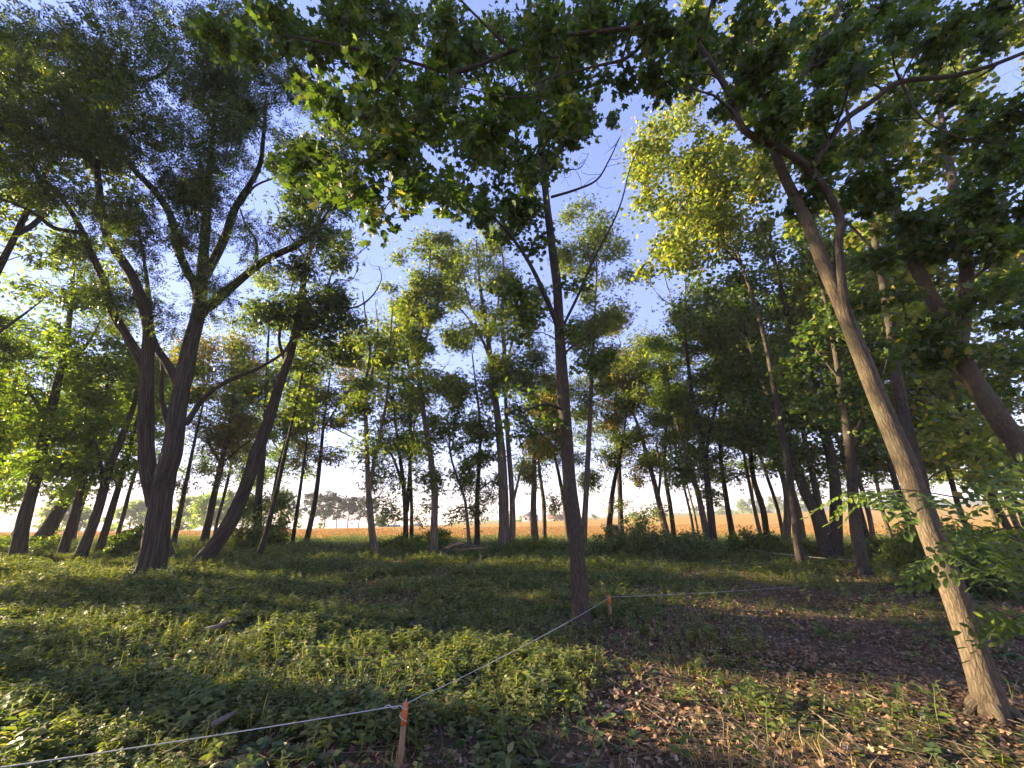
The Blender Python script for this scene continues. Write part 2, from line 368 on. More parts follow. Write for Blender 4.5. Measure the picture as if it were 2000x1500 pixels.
def pinnate(pairs, ll, lw, length=.25, hexa=False, droop=.25, seed=0):
    """compound locust leaf; every leaflet hangs on a vertex of the rachis, so it is one piece"""
    rs = np.random.RandomState(seed); V = []; F = []
    n = pairs + 2; ry = np.linspace(0, length, n); rz = -droop * ry ** 2 / length
    for y, z in zip(ry, rz): V.append((0, y, z))
    w = .0016 if hexa else .004
    for y, z in zip(ry, rz): V.append((w, y, z - .001))
    if not hexa: F += [[0, n, n - 1], [n, 2 * n - 1, n - 1]]
    for i in range(n - 1 if hexa else 0): F += [[i, i + 1, n + i + 1], [i, n + i + 1, n + i]]
    def leaflet(b, ang, s):
        o = np.array(V[b]); a = np.array([math.sin(ang), math.cos(ang), -.18 + .2 * rs.randn()]); a /= np.linalg.norm(a)
        sd = np.cross(a, [0, 0, 1]); sd /= np.linalg.norm(sd); up = np.cross(sd, a); k = len(V)
        L, W = ll * s, lw * s
        if hexa:
            for fy, fx in ((.2, .36), (.55, .5), (.85, .34)): V.append(tuple(o + a * L * fy + sd * W * fx + up * .002))
            V.append(tuple(o + a * L - up * .003))
            for fy, fx in ((.85, .34), (.55, .5), (.2, .36)): V.append(tuple(o + a * L * fy - sd * W * fx + up * .002))
            for q in range(6): F.append([b, k + q, k + q + 1])
        else:
            V.append(tuple(o + a * L * .5 + sd * W * .5)); V.append(tuple(o + a * L)); V.append(tuple(o + a * L * .5 - sd * W * .5))
            F.extend([[b, k, k + 1], [b, k + 1, k + 2]])
    for i in range(1, pairs + 1):
        s = 1 - .25 * abs(i / (pairs + 1) - .5) * 2
        leaflet(i, 1.2 + .12 * rs.randn(), s); leaflet(i, -1.2 + .12 * rs.randn(), s)
    leaflet(n - 1, 0.0, 1.0)
    return np.array(V, float), np.array(F)
def flat_pinnate(k, L, W):
    """a locust leaf seen from afar: a few blades on one stalk"""
    V = [(0, 0, 0)]; F = []
    for i in range(k):
        a = (i - (k - 1) / 2) * (1.5 / max(k - 1, 1)); dx, dy = math.sin(a), math.cos(a); b = len(V)
        V += [(dx * L * .5 + dy * W * .5, dy * L * .5 - dx * W * .5, .02), (dx * L, dy * L, -.04), (dx * L * .5 - dy * W * .5, dy * L * .5 + dx * W * .5, .02)]
        F += [[0, b, b + 1], [0, b + 1, b + 2]]
    return np.array(V, float), np.array(F)
LEAF = {  # template, blade area in m2
    'locust_near': (pinnate(4, .066, .029, .24, seed=1), .0086),
    'locust_mid': (flat_pinnate(3, .19, .058), .0160),
    'locust_far': (flat_pinnate(2, .25, .088), .0215),
    'maple_near': (maple_leaf(2), .50), 'maple_mid': (maple_leaf(1), .50), 'maple_far': (maple_leaf(0), .5),
    'quad': (quad_leaf(), .2),
}
def leaf_cloud(kind, centres, rc, lai, size=1.0, flat=.62, tilt=.55, droop=.35, rng=RNG, areas=None):
    """leaves spread through ellipsoid clumps; lai = layers of leaf over each clump's outline"""
    (tV, tF), area = LEAF[kind]
    if kind.startswith('maple') or kind == 'quad': area = area * size * size
    else: area = area * size * size
    org = []; ax = []
    for ci, (c, r) in enumerate(zip(centres, rc)):
        n = max(4, int((lai * math.pi * r * r * flat if areas is None else areas[ci]) / (area * .6)))
        d = unit(rng.normal(size=(n, 3))); q = rng.random(n) ** (1 / 1.7) * np.exp(rng.normal(size=n) * .30)
        off = d * q[:, None] * np.array([r, r, r * flat]) * np.exp(rng.normal(size=3) * .28)
        # gathers leaves on sprays so the clump has holes
        k = max(3, n // 14); sp = off[rng.integers(0, n, k)]; w = rng.integers(0, k, n)
        off = off * .6 + sp[w] * .4 + rng.normal(size=(n, 3)) * r * .10
        org.append(c + off); ax.append(unit(off + 1e-6))
    org = np.concatenate(org); ax = np.concatenate(ax); n = len(org)
    a = unit(ax * .7 + rng.normal(size=(n, 3)) * .6 + np.array([0, 0, -droop]))
    nn = np.array([0, 0, 1.0]) + rng.normal(size=(n, 3)) * tilt
    sc = size * rng.uniform(.7, 1.2, n)
    return org, frames(a, nn), sc, tV, tF

# ------------------------------------------------------------------ trees
def twig_batch(a, m, b, r0, r1, k=5, sides=4):
    t = np.linspace(0, 1, k)[None, :, None]; a, m, b = a[:, None], m[:, None], b[:, None]; m = 2 * m - (a + b) / 2
    c = a * (1 - t) ** 2 + m * 2 * t * (1 - t) + b * t * t; tg = unit(np.gradient(c, axis=1))
    x = unit(np.cross(tg, np.array([.31, .47, .82]))); y = np.cross(tg, x)
    r = r0[:, None] + (r1 - r0)[:, None] * t[..., 0]; th = np.arange(sides) * 2 * math.pi / sides
    V = c[:, :, None] + r[:, :, None, None] * (np.cos(th)[None, None, :, None] * x[:, :, None] + np.sin(th)[None, None, :, None] * y[:, :, None])
    n = len(V); i, j = np.meshgrid(np.arange(k - 1), np.arange(sides), indexing='ij'); p = i * sides + j; q = i * sides + (j + 1) % sides
    F = np.stack([p, q, q + sides, p + sides], -1).reshape(-1, 4)
    return V.reshape(-1, 3), (F[None] + (np.arange(n) * k * sides)[:, None, None]).reshape(-1, 4)
def nearest(sk, c):
    d = np.linalg.norm(sk[:, :3] - c, axis=1) + np.clip(sk[:, 2] - c[2] + .3, 0, None) * 1.2
    return sk[np.argmin(d)]
def build_tree(name, label, cat, group, root, stems, clumps, rcs, leafkind, lmat, bmat, lai=1.0, size=1.0, flat=.62, droop=.35, tilt=.55,
               seed=0, singles=0, twig=True, areas=None):
    """stems: list of (part name, world polyline, r0, r1, options). One empty at the base carries all the parts."""
    rng = np.random.default_rng(seed + 100)
    e = empty(name, tuple(root)); prop(e, label, cat, group); r0v = np.array(root)
    sk = []
    for i, (pn, pts, ra, rb, o) in enumerate(stems):
        pts = np.array(pts) - r0v
        kw = dict(sides=9, per=4, rough=.06, seed=seed * 31 + i, lump=.04); kw.update(o); mat = MAT[kw.pop('mat', bmat)]
        obj(pn, tube_mesh(pn, mat, pts, ra, rb, **kw), e)
        if pn == 'root': continue
        if pn == 'dead_branch':
            c = catmull(pts, 3); n_ = len(c); Lb = np.linalg.norm(c[-1] - c[0]); ii = rng.integers(n_ // 3, n_, 9); st_ = c[ii]; tg = unit(np.gradient(c, axis=0)[ii])
            dv = unit(tg * .8 + rng.normal(size=(9, 3)) * .7) * (Lb * rng.uniform(.10, .32, 9))[:, None]
            V, F = twig_batch(st_, st_ + dv * .5 + rng.normal(size=(9, 3)) * .05 * Lb, st_ + dv, np.full(9, max(rb * .6, .005)), np.full(9, .0025))
            obj("dead_twigs", mesh_quadtri("dead_twigs", V, F, mat), e, kind='stuff')
        else:
            c = catmull(pts, 4); f = np.linspace(0, 1, len(c)); sk += [(*q, ra + (rb - ra) * z) for q, z in zip(c, f) if z > .12 or pn != 'trunk']
    sk = np.array(sk)
    if len(clumps):
        cl = np.array(clumps) - r0v; rcs = np.array(rcs)
        if twig:
            W0, W1, W2, Q0, Q1 = [], [], [], [], []
            d0 = [np.linalg.norm(nearest(sk, c)[:3] - c) for c in cl]; grown = np.empty((len(sk) + 3 * len(cl), 4)); grown[:len(sk)] = sk; ng = len(sk)
            for ci in np.argsort(d0):          # each spray grows out of the nearest wood so far
                c, r = cl[ci], rcs[ci]; b = nearest(grown[:ng], c); L = np.linalg.norm(c - b[:3])
                mid = (b[:3] + c) / 2 + rng.normal(size=3) * (.10 if L < 1.5 else .18) * L + np.array([0, 0, .08 * L])
                rb = min(b[3] * .8, .010 + .011 * L); W0.append(b[:3]); W1.append(mid); W2.append(c); Q0.append(rb); Q1.append(.005)
                grown[ng] = (*mid, rb * .75); grown[ng + 1] = (*((mid + c) / 2), rb * .55); grown[ng + 2] = (*c, max(rb * .4, .008)); ng += 3
                for _k in range(2):
                    q = c + unit(rng.normal(size=3)) * r * np.array([.85, .85, .5]); s0 = mid * .3 + c * .7 if _k else c
                    W0.append(s0); W1.append((s0 + q) / 2 + rng.normal(size=3) * .07 * r); W2.append(q); Q0.append(max(.006, rb * .4)); Q1.append(.003)
            V, F = twig_batch(np.array(W0), np.array(W1), np.array(W2), np.array(Q0), np.array(Q1))
            obj("twigs", mesh_quadtri("twigs", V, F, MAT['twig']), e, kind='stuff')
        org, R, sc, tV, tF = leaf_cloud(leafkind, cl, rcs, lai, size, flat, tilt, droop, rng, areas)
        if singles:
            w = org + r0v - np.array([0, 0, EYE]); dep = w[:, 1] * cP + w[:, 2] * sP; up = -w[:, 1] * sP + w[:, 2] * cP
            vis = (dep > .5) & (np.abs(w[:, 0]) < dep * 1.28) & (np.abs(up) < dep * .96)
            key = np.where(vis, np.linalg.norm(w, axis=1), 1e9); pick = np.argsort(key)[:singles]
            lm = mesh_np("leaf", tV, tF, MAT[lmat])
            for i in pick:
                l = bpy.data.objects.new("leaf", lm); COL.objects.link(l); l.parent = e
                l.matrix_local = Matrix.LocRotScale(Vector(org[i]), Matrix(R[i].tolist()).to_quaternion(), Vector((sc[i],) * 3))
            keep = np.ones(len(org), bool); keep[pick] = False; org, R, sc = org[keep], R[keep], sc[keep]
        if leafkind == 'maple_near': tV, tF = LEAF['maple_mid'][0]
        V, F = scatter(tV, tF, org, R, sc)
        obj("crown", mesh_np("crown", V, F, MAT[lmat]), e, kind='stuff')
    return e

def line(pts, d, rng, wander=.0, d1=None):
    """photo polyline to world points at distance d (drifting to d1 along it)"""
    n = len(pts); out = []
    for i, q in enumerate(pts):
        f = i / max(n - 1, 1); dd = d + ((d1 - d) * f if d1 is not None else 0) + (q[2] if len(q) > 2 else 0)
        w = P(q[0], q[1], dd); out.append(w)
    out = np.array(out)
    if wander: out[1:, 1] += np.cumsum(rng.normal(size=n - 1)) * wander
    return out
def rooted(w):
    """carries a stem line down into the ground"""
    g = float(T(w[0][0], w[0][1]))
    if w[0][2] > g - .05:
        w = np.vstack([[w[0][0] - (w[1][0] - w[0][0]) * .1, w[0][1], g - .25], w])
    else: w = w.copy(); w[0][2] = g - .25
    return w
def clumps_from(ells, d, rc, cover, rng, depth=.75, dmin=None, lai=1.8, grow=1.1, air=1.0):
    """clump centres, radii and the leaf area each carries, filling ellipses of the crown's outline"""
    C, Rr, A = [], [], []
    for q in ells:
        cx, cy, rx, ry = q[:4]; dd = q[4] if len(q) > 4 else d; k = q[5] if len(q) > 5 else 1
        g_ = 1.38 if d > 14 else grow
        rx, ry = rx * g_, ry * g_; mp = dd / ray(cx, cy)[1]
        rq = rc * (1.75 if d > 14 else 1.0); n = max(2, int(round(cover * (1.5 if d > 14 else 1) * rx * ry * mp * mp / (rq * rq)))); area = math.pi * rx * ry * mp * mp * lai * k
        for _ in range(n):
            a = rng.random() * 6.283; s = math.sqrt(rng.random()) * .95
            off = rng.uniform(-1, 1) * depth * max(rx, ry) * mp
            w = P(cx + rx * s * math.cos(a), cy + ry * s * math.sin(a), max(dd + off, dmin or 2.0)); C.append(w); r_ = rq * rng.uniform(.65, 1.3); Rr.append(r_); A.append(area / n * (r_ / rq) ** 2)
    return C, Rr, A
TREES = {}
def photo_tree(key, label, d, trunk, limbs=(), crown=(), r=(10, 4), kind='locust', rc=.8, cover=1.5, lai=1.15, leaf=None, lmat=None, bmat=None, group=None,
               name=None, cat='tree', flare=.5, wander=0, size=1.0, singles=0, depth=.75, dmin=None, sides=12, ridge=0, droop=.35, d1=None, tilt=.55, rough=.06, flat=.62, per=4, dw=.25, base=None):
    seed = sum(ord(ch) * (i + 3) for i, ch in enumerate(key)) % 9973; rng = np.random.default_rng(seed)
    mp = MPP(d) * (1.0 if d < 8 else .80)
    w = line(trunk, d, rng, wander, d1)
    if base is not None: w = np.vstack([np.array(base), w])
    w = rooted(w); w0 = w[0]
    stems = [('trunk', w, r[0] * mp, r[1] * mp * .5, dict(sides=sides, per=per + 2, flare=flare, ridge=ridge, rough=rough))]
    for q in limbs:
        pts, ra, rb = q[:3]; o = dict(q[3]) if len(q) > 3 else {}; pn = o.pop('part', 'branch')
        dd = o.pop('d', d); de = o.pop('d1', dd + rng.uniform(-1, 1) * dw * d * .3)
        lw = line(pts, dd, rng, 0, de)
        k = np.argmin(np.linalg.norm(catmull(w, 8) - lw[0], axis=1))
        if o.pop('snap', False): lw[0] = catmull(w, 8)[k]
        if o.pop('root', False): lw = rooted(lw)
        kf = 1.25 if key == 'A' else 1.0; stems.append((pn, lw, ra * mp * kf, rb * mp * kf, {**dict(sides=8), **o}))
    if key in ('R1', 'Mm', 'A', 'B', 'R2', 'Y'):
        g0 = float(T(w0[0], w0[1])); rr_ = r[0] * mp * (1 + flare * .4)
        for k_ in range(6):
            a_ = k_ * 1.05 + rng.uniform(-.3, .3); Lr = rr_ * (rng.uniform(1.35, 1.9) if key in ('R1', 'Mm') else rng.uniform(2.0, 3.0)); u_ = np.array([math.cos(a_), math.sin(a_), 0])
            q_ = [w0 * [1, 1, 0] + [0, 0, g0 + rr_ * .9], w0 * [1, 1, 0] + u_ * rr_ * .95 + [0, 0, g0 + rr_ * .30], w0 * [1, 1, 0] + u_ * Lr * .65 + [0, 0, g0 + rr_ * .02], w0 * [1, 1, 0] + u_ * Lr + np.array([-u_[1], u_[0], 0]) * rng.uniform(-.2, .2) * Lr + [0, 0, g0 - rr_ * .35]]
            stems.append(('root', q_, rr_ * (.42 if key in ('R1', 'Mm') else .55), rr_ * .12, dict(sides=9, rough=.1)))
    C, Rr, Ar = clumps_from(crown, d, rc, cover, rng, depth, dmin, lai)
    if leaf is None: leaf = {'locust': 'locust_near' if d < 14 else 'locust_mid' if d < 25.5 else 'locust_far', 'maple': 'maple_near' if d < 6.5 else 'maple_mid' if d < 10 else 'maple_far'}[kind]
    TREES[key] = build_tree(name or kind + "_tree", label, cat, group, (w0[0], w0[1], float(T(w0[0], w0[1]))), stems, C, Rr, leaf, lmat or kind,
                            bmat or ('bark' if kind == 'locust' else 'bark_dark'), lai, size, flat, droop, tilt, seed % 500, singles, True, Ar)
    return TREES[key]
GL = "locust trees standing in the wood"

# --- the large many-stemmed locust on the left
photo_tree('A', "large dark locust with three stems from one broad flared base, left of the leaning tree", 12.5,
  [(290, 1132), (302, 1070), (312, 1000), (322, 930), (337, 880), (350, 785), (371, 680), (388, 610), (395, 540), (402, 435), (413, 280), (425, 150)],
  [([(305, 985), (288, 907), (285, 802), (289, 697), (290, 645), (280, 596), (259, 540), (224, 487), (206, 445), (190, 332), (195, 250), (170, 130)], 15, 1.5, dict(sides=12, d1=9)),
   ([(284, 730), (276, 704), (245, 652), (220, 610), (203, 550), (175, 487), (150, 431), (108, 371), (63, 329), (35, 290), (14, 245), (9, 210)], 10, 1.2, dict(d1=9.3)),
   ([(160, 455), (105, 445), (63, 414), (-20, 378)], 5, 1.5, dict(d=11.1, d1=10)),
   ([(345, 745), (325, 708), (301, 670), (292, 620), (286, 540), (270, 440)], 9, 1.5, dict(d1=12.2)),
   ([(388, 600), (381, 558), (364, 526), (346, 480), (332, 420), (304, 375), (266, 336), (238, 298), (210, 259), (203, 227), (224, 189), (245, 161), (297, 154), (332, 126), (345, 80)], 10, 2, dict(d1=8.8)),
   ([(240, 168), (238, 110), (230, 40)], 4, 1.2, dict(d=9.4, d1=8.6)),
   ([(390, 612), (420, 589), (465, 550), (518, 508), (595, 470), (640, 418), (665, 367), (690, 310)], 11, 2, dict(d1=10)),
   ([(396, 545), (437, 470), (460, 405), (504, 332), (514, 273), (520, 180)], 11, 2, dict(d1=9.5)),
   ([(470, 400), (500, 362), (560, 340), (585, 325)], 3.5, 1, dict(d=12.4, d1=11.8)),
   ([(500, 510), (500, 470), (480, 440), (468, 405)], 4, 1.5, dict(d=12, d1=12.3)),
   ([(332, 900), (329, 834), (315, 778), (317, 725), (310, 670)], 8, 1.5, dict(d1=12.9)),
   ([(362, 830), (395, 781), (434, 750), (490, 725), (525, 708), (556, 685), (580, 640)], 6, 2, dict(d1=12.8))],
  [(120, 150, 150, 130, 8.6), (300, 90, 190, 110, 8.6), (330, 210, 150, 90, 9), (240, 330, 130, 90, 9.5), (110, 310, 100, 90, 9.5), (200, 470, 90, 70, 10.5), (150, 250, 120, 70, 9.2), (460, 240, 110, 110, 9.2), (330, 470, 100, 80, 10.5),
   (430, 360, 90, 70, 10), (320, 590, 80, 55, 11.5), (230, 570, 55, 45, 11), (540, 480, 75, 35, 10.5), (60, 230, 60, 80, 9), (470, 130, 120, 90, 8.6), (400, 430, 70, 60, 10.5), (620, 400, 70, 50, 10), (215, 640, 45, 35), (440, 560, 45, 40, 11), (560, 200, 70, 80, 9), (40, 60, 70, 60, 8.6)],
  r=(24, 3), rc=.62, cover=1.5, lai=1.15, size=1.42, lmat='locust_shaded', flare=.42, sides=24, ridge=.035, d1=10.5, depth=.8, group=GL)
photo_tree('B', "dark locust leaning strongly right from a bulging base, right of the three stemmed locust", 16,
  [(398, 1092), (425, 1058), (455, 1010), (480, 950), (500, 890), (525, 820), (548, 745), (567, 690), (578, 640), (590, 570), (602, 500), (618, 440), (640, 380), (655, 310)],
  [([(578, 662), (609, 634), (640, 610), (640, 568), (647, 536), (658, 519), (682, 508), (722, 478)], 5, 1.2, dict(part='dead_branch', mat='twig')),
   ([(580, 612), (610, 580), (640, 564), (661, 547), (686, 547), (697, 530)], 4, 1, dict(part='dead_branch', mat='twig')),
   ([(625, 606), (660, 600), (695, 600), (727, 578), (745, 545), (740, 520)], 3.5, 1, dict(part='dead_branch', mat='twig')),
   ([(556, 705), (545, 660), (560, 600), (575, 540)], 5, 2), ([(600, 510), (560, 450), (540, 400)], 4, 1.5)],
  [(620, 330, 80, 60), (610, 430, 50, 50), (640, 530, 45, 50), (560, 580, 45, 45), (640, 640, 55, 50), (590, 660, 45, 40), (690, 590, 35, 40), (530, 660, 30, 40), (670, 300, 60, 60)],
  r=(17, 4), rc=.6, cover=1.5, lai=1.2, flare=.4, sides=20, ridge=.03, leaf='locust_mid', size=1.0, lmat='locust_shaded', group=GL)

# --- left hand group, sunlit yellow green crowns
photo_tree('L1', "sunlit yellow green locust with a dark slanting trunk at the left edge", 17.5,
  [(32, 1096), (46, 1020), (70, 930), (90, 840), (110, 760), (125, 690), (138, 600), (145, 500), (148, 440)], [([(95, 830), (60, 770), (20, 740)], 6, 2), ([(120, 720), (165, 680), (200, 620)], 5, 2)],
  [(150, 520, 45, 55), (130, 600, 60, 50), (90, 690, 70, 55), (40, 770, 70, 60), (160, 690, 55, 50), (70, 860, 60, 45), (195, 615, 40, 30)], r=(14, 4), lai=.85, rc=.75, lmat='locust_sunlit', group=GL)
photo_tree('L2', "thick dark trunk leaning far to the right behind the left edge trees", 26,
  [(80, 1060), (105, 1015), (140, 955), (165, 900), (195, 820), (220, 740)], [], [(200, 800, 60, 60), (150, 850, 60, 50), (230, 740, 50, 50)], r=(16, 6), lai=.85, rc=1.0, lmat='locust_sunlit', bmat='bark', group=GL)
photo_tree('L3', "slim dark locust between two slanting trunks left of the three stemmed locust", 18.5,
  [(118, 1092), (140, 1020), (162, 940), (180, 860), (205, 780), (215, 710)], [], [(190, 780, 55, 50), (150, 850, 55, 45), (215, 720, 45, 45)], r=(9.5, 3), lai=.5, rc=.75, lmat='locust_sunlit', group=GL)
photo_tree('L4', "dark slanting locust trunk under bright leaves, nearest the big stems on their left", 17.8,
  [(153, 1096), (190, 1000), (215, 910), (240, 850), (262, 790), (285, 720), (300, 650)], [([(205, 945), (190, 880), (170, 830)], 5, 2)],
  [(245, 780, 55, 45), (215, 850, 60, 45), (170, 900, 60, 40), (270, 720, 50, 50), (120, 800, 60, 50)], r=(12, 4), lai=.85, rc=.7, lmat='locust_sunlit', group=GL)
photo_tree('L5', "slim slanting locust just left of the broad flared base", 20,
  [(190, 1086), (214, 1010), (238, 930), (255, 870), (272, 800), (285, 740)], [], [(255, 890, 35, 35), (270, 800, 40, 40)], r=(9, 3), lai=.5, rc=.75, lmat='locust_sunlit', group=GL)
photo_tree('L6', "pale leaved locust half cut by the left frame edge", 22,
  [(-20, 1080), (-10, 980), (5, 880), (20, 800), (35, 720), (45, 650)], [], [(20, 690, 60, 50), (0, 800, 50, 60), (30, 890, 55, 50), (20, 970, 50, 40), (110, 990, 50, 30), (35, 640, 30, 30)], r=(9, 3), lai=.85, rc=.9, lmat='locust_sunlit', group=GL)
photo_tree('A2', "short dark stem base tucked behind the broad flared trunk", 17.5, [(335, 1092), (326, 1060), (322, 1020), (330, 960), (345, 860), (356, 760)], [], [(345, 760, 35, 40)], r=(9, 4), rc=.7, group=GL)

# --- thin trees between the leaning tree and the middle
photo_tree('C1', "very thin locust rising right of the three stemmed locust", 26, [(338, 1066), (356, 980), (372, 900), (385, 840), (400, 770), (410, 700)], [], [(400, 700, 40, 40), (350, 930, 30, 25), (380, 760, 40, 40)], r=(6, 2), rc=.9, lmat='locust_dry', group=GL)
photo_tree('C2', "locust with turning brown top seen left of the leaning trunk", 28, [(396, 1068), (420, 960), (436, 890), (448, 830), (460, 750), (462, 690)], [([(432, 905), (410, 870), (400, 830)], 4, 1.5), ([(440, 900), (475, 870), (490, 860)], 3, 1.5)],
  [(430, 715, 50, 38), (470, 700, 35, 30), (450, 800, 45, 45), (420, 860, 40, 25), (480, 850, 35, 30), (430, 920, 25, 20)], r=(9, 3), rc=.95, lmat='locust_dry', group=GL)
photo_tree('C3', "thin dark locust crossing behind the leaning trunk, right of its foot", 18.5, [(503, 1088), (520, 1040), (540, 960), (560, 870), (578, 790), (592, 720), (600, 640)], [], [(595, 720, 35, 40), (610, 640, 30, 30), (570, 800, 25, 30)], r=(6.5, 2.5), rc=.7, group=GL)
photo_tree('C5', "ivy wrapped trunk standing in a leafy shrub beyond the leaning tree", 26, [(503, 1060), (503, 1010), (506, 960), (512, 900), (520, 800), (522, 700), (528, 600)], [],
  [(515, 975, 32, 40), (540, 1000, 25, 25), (490, 1000, 22, 28), (520, 640, 35, 45), (500, 720, 40, 45), (530, 560, 28, 35), (545, 780, 35, 35)], r=(10, 3), rc=.8, group=GL)
photo_tree('C6', "thin straight locust left of the pair near the far wood", 27, [(570, 1068), (580, 1000), (590, 930), (600, 850), (606, 770)], [], [(600, 780, 40, 40), (585, 850, 35, 30), (610, 700, 35, 40)], r=(5, 2), rc=.85, group=GL)
photo_tree('C7', "locust with a dark twig ball in its fork before the far pines", 28, [(597, 1064), (615, 980), (625, 900), (632, 830), (640, 770), (650, 700)], [([(632, 835), (655, 800), (670, 770)], 3, 1.5), ([(640, 830), (680, 850), (700, 860)], 2.2, 1)],
  [(640, 720, 50, 45), (660, 690, 30, 30), (620, 800, 35, 30), (670, 830, 35, 25), (650, 910, 30, 22), (600, 900, 25, 25), (680, 770, 30, 25)], r=(7, 2.5), rc=.85, lmat='locust_dry', group=GL)

# --- the open middle
photo_tree('D', "forked pale trunk with a bent foot, nearest in the open middle", 19, [(738, 1092), (728, 1050), (722, 990), (718, 920), (716, 850), (713, 760), (722, 690), (715, 630), (708, 570)],
  [([(721, 955), (735, 880), (752, 800), (760, 730), (764, 640), (768, 590)], 5.5, 1.5), ([(714, 780), (728, 720), (738, 650), (733, 590)], 4.5, 1.2, dict(part='dead_branch', mat='deadwood')), ([(719, 890), (700, 905), (685, 930)], 1.5, .6, dict(part='dead_branch', mat='deadwood'))],
  [(700, 745, 40, 45), (760, 745, 40, 45), (740, 690, 40, 40), (690, 810, 30, 22), (760, 850, 35, 25)], r=(8.5, 3), rc=.7, bmat='bark_grey', group=GL)
photo_tree('E', "bundle of three slender stems with drooping leaves, right of the forked pale trunk", 28, [(792, 1066), (792, 1000), (786, 930), (778, 870), (770, 800), (765, 720)],
  [([(794, 1000), (800, 930), (802, 850), (800, 770), (795, 680)], 5.5, 2), ([(788, 950), (770, 900), (750, 860), (735, 830)], 4, 1.5), ([(804, 1068), (804, 1000), (802, 900), (810, 820), (815, 760)], 5, 2, dict(part='stem', root=True))],
  [(780, 740, 50, 55), (760, 830, 45, 40), (800, 820, 40, 45), (780, 900, 40, 30), (740, 930, 30, 22), (775, 975, 28, 22), (815, 1000, 20, 18), (770, 660, 40, 50), (800, 600, 30, 30)], r=(7, 2.5), rc=.85, group=GL)
photo_tree('F', "tall pale locust with a gently curved trunk, left of the wood heap", 21, [(848, 1084), (848, 1030), (849, 960), (842, 900), (828, 810), (820, 740), (818, 680), (828, 620), (838, 540), (842, 470)],
  [([(818, 720), (800, 660), (795, 600)], 5, 2), ([(820, 700), (845, 620), (862, 560), (858, 510)], 4, 1.5), ([(824, 780), (850, 740), (875, 710)], 2.5, 1, dict(part='dead_branch', mat='deadwood'))],
  [(825, 490, 40, 45), (810, 560, 40, 40), (790, 590, 35, 30), (830, 630, 40, 40), (855, 580, 30, 35), (810, 690, 35, 35), (860, 680, 35, 35), (850, 770, 40, 35), (860, 860, 30, 40), (862, 920, 22, 30), (790, 640, 30, 30)], r=(9.5, 3), rc=.65, bmat='bark_grey', group=GL)
photo_tree('G1', "thin s shaped trunk bending left between two straight locusts", 24, [(916, 1058), (911, 1000), (905, 965), (884, 905), (878, 862), (890, 820), (897, 770), (895, 740)], [], [(895, 755, 26, 18), (880, 830, 26, 25), (905, 880, 25, 25)], r=(4.5, 1.5), rc=.6, bmat='bark_grey', lmat='locust_sunlit', group=GL, flare=.2)
photo_tree('G2', "locust with dark low boughs left of the tallest fluted trunk", 26, [(932, 1056), (932, 980), (936, 900), (938, 830), (930, 760), (922, 690)], [([(932, 1000), (905, 990), (878, 1000)], 2.5, 1), ([(933, 960), (960, 940), (975, 950)], 2.5, 1)],
  [(925, 890, 35, 35), (940, 960, 32, 35), (905, 1003, 32, 8), (945, 1003, 28, 8), (930, 800, 45, 45), (895, 930, 25, 20)], r=(7, 3), rc=.6, group=GL)
photo_tree('H', "tallest middle locust with a fluted double trunk, right of the wood heap", 24, [(985, 1072), (984, 1010), (982, 930), (976, 850), (966, 770), (958, 700), (950, 640), (938, 560), (930, 470)],
  [([(1000, 1062), (1001, 990), (996, 910), (990, 830), (988, 760), (995, 690), (1010, 640)], 8, 3, dict(part='stem', root=True)), ([(960, 710), (940, 660), (905, 610), (880, 590)], 5, 2), ([(968, 770), (985, 700), (980, 620), (985, 540), (978, 470)], 7, 2), ([(1000, 990), (1012, 940), (1024, 895)], 4, 2), ([(955, 670), (972, 600), (975, 540)], 5, 2), ([(952, 650), (920, 600), (905, 540), (900, 480)], 4, 2)],
  [(920, 480, 55, 40), (970, 470, 40, 40), (880, 540, 40, 40), (940, 560, 50, 45), (900, 620, 50, 40), (990, 580, 45, 50), (940, 680, 45, 40), (920, 740, 45, 40), (1000, 700, 50, 45), (970, 800, 60, 45), (1020, 650, 40, 45), (890, 680, 30, 30), (1010, 780, 45, 40)], r=(13, 3.0), rc=.75, bmat='bark_grey', ridge=.05, sides=20, flare=.35, group=GL)
photo_tree('I', "straight locust with ragged bark just left of the near maple trunk", 27, [(1045, 1060), (1042, 1000), (1043, 940), (1045, 860), (1056, 800), (1062, 730)], [([(1046, 870), (1030, 830), (1010, 800)], 4, 2)],
  [(1060, 750, 45, 45), (1040, 840, 45, 40), (1080, 830, 35, 40), (1030, 900, 30, 25), (1060, 980, 25, 14)], r=(9, 3.5), rc=.8, bmat='bark_grey', lmat='locust_dry', group=GL)
photo_tree('J', "slim locust close behind the ragged barked one, left of the near maple", 30, [(1063, 1050), (1062, 985), (1055, 930), (1050, 870), (1048, 800)], [], [(1050, 890, 30, 28), (1075, 870, 30, 30), (1090, 780, 40, 40)], r=(6.5, 2.5), rc=.9, bmat='bark_grey', lmat='locust_sunlit', group=GL)
photo_tree('K', "locust partly hidden behind the near maple trunk, leaning left", 30, [(1110, 1048), (1102, 985), (1090, 920), (1075, 860), (1060, 800)], [], [(1085, 900, 25, 25), (1130, 860, 40, 40), (1120, 780, 45, 45), (1145, 930, 25, 20)], r=(6.5, 2.5), rc=.9, group=GL)
photo_tree('K2', "tall crown rising behind the near maple trunk", 24, [(1140, 1050), (1145, 960), (1150, 860), (1155, 760), (1160, 640), (1165, 520), (1160, 450)], [], [(1150, 450, 50, 40), (1170, 540, 45, 40), (1180, 610, 45, 40), (1140, 620, 40, 40), (1190, 690, 45, 40), (1140, 730, 40, 45), (1175, 480, 30, 25), (1130, 520, 40, 40)], r=(8, 2.5), rc=.75, bmat='bark_grey', group=GL)

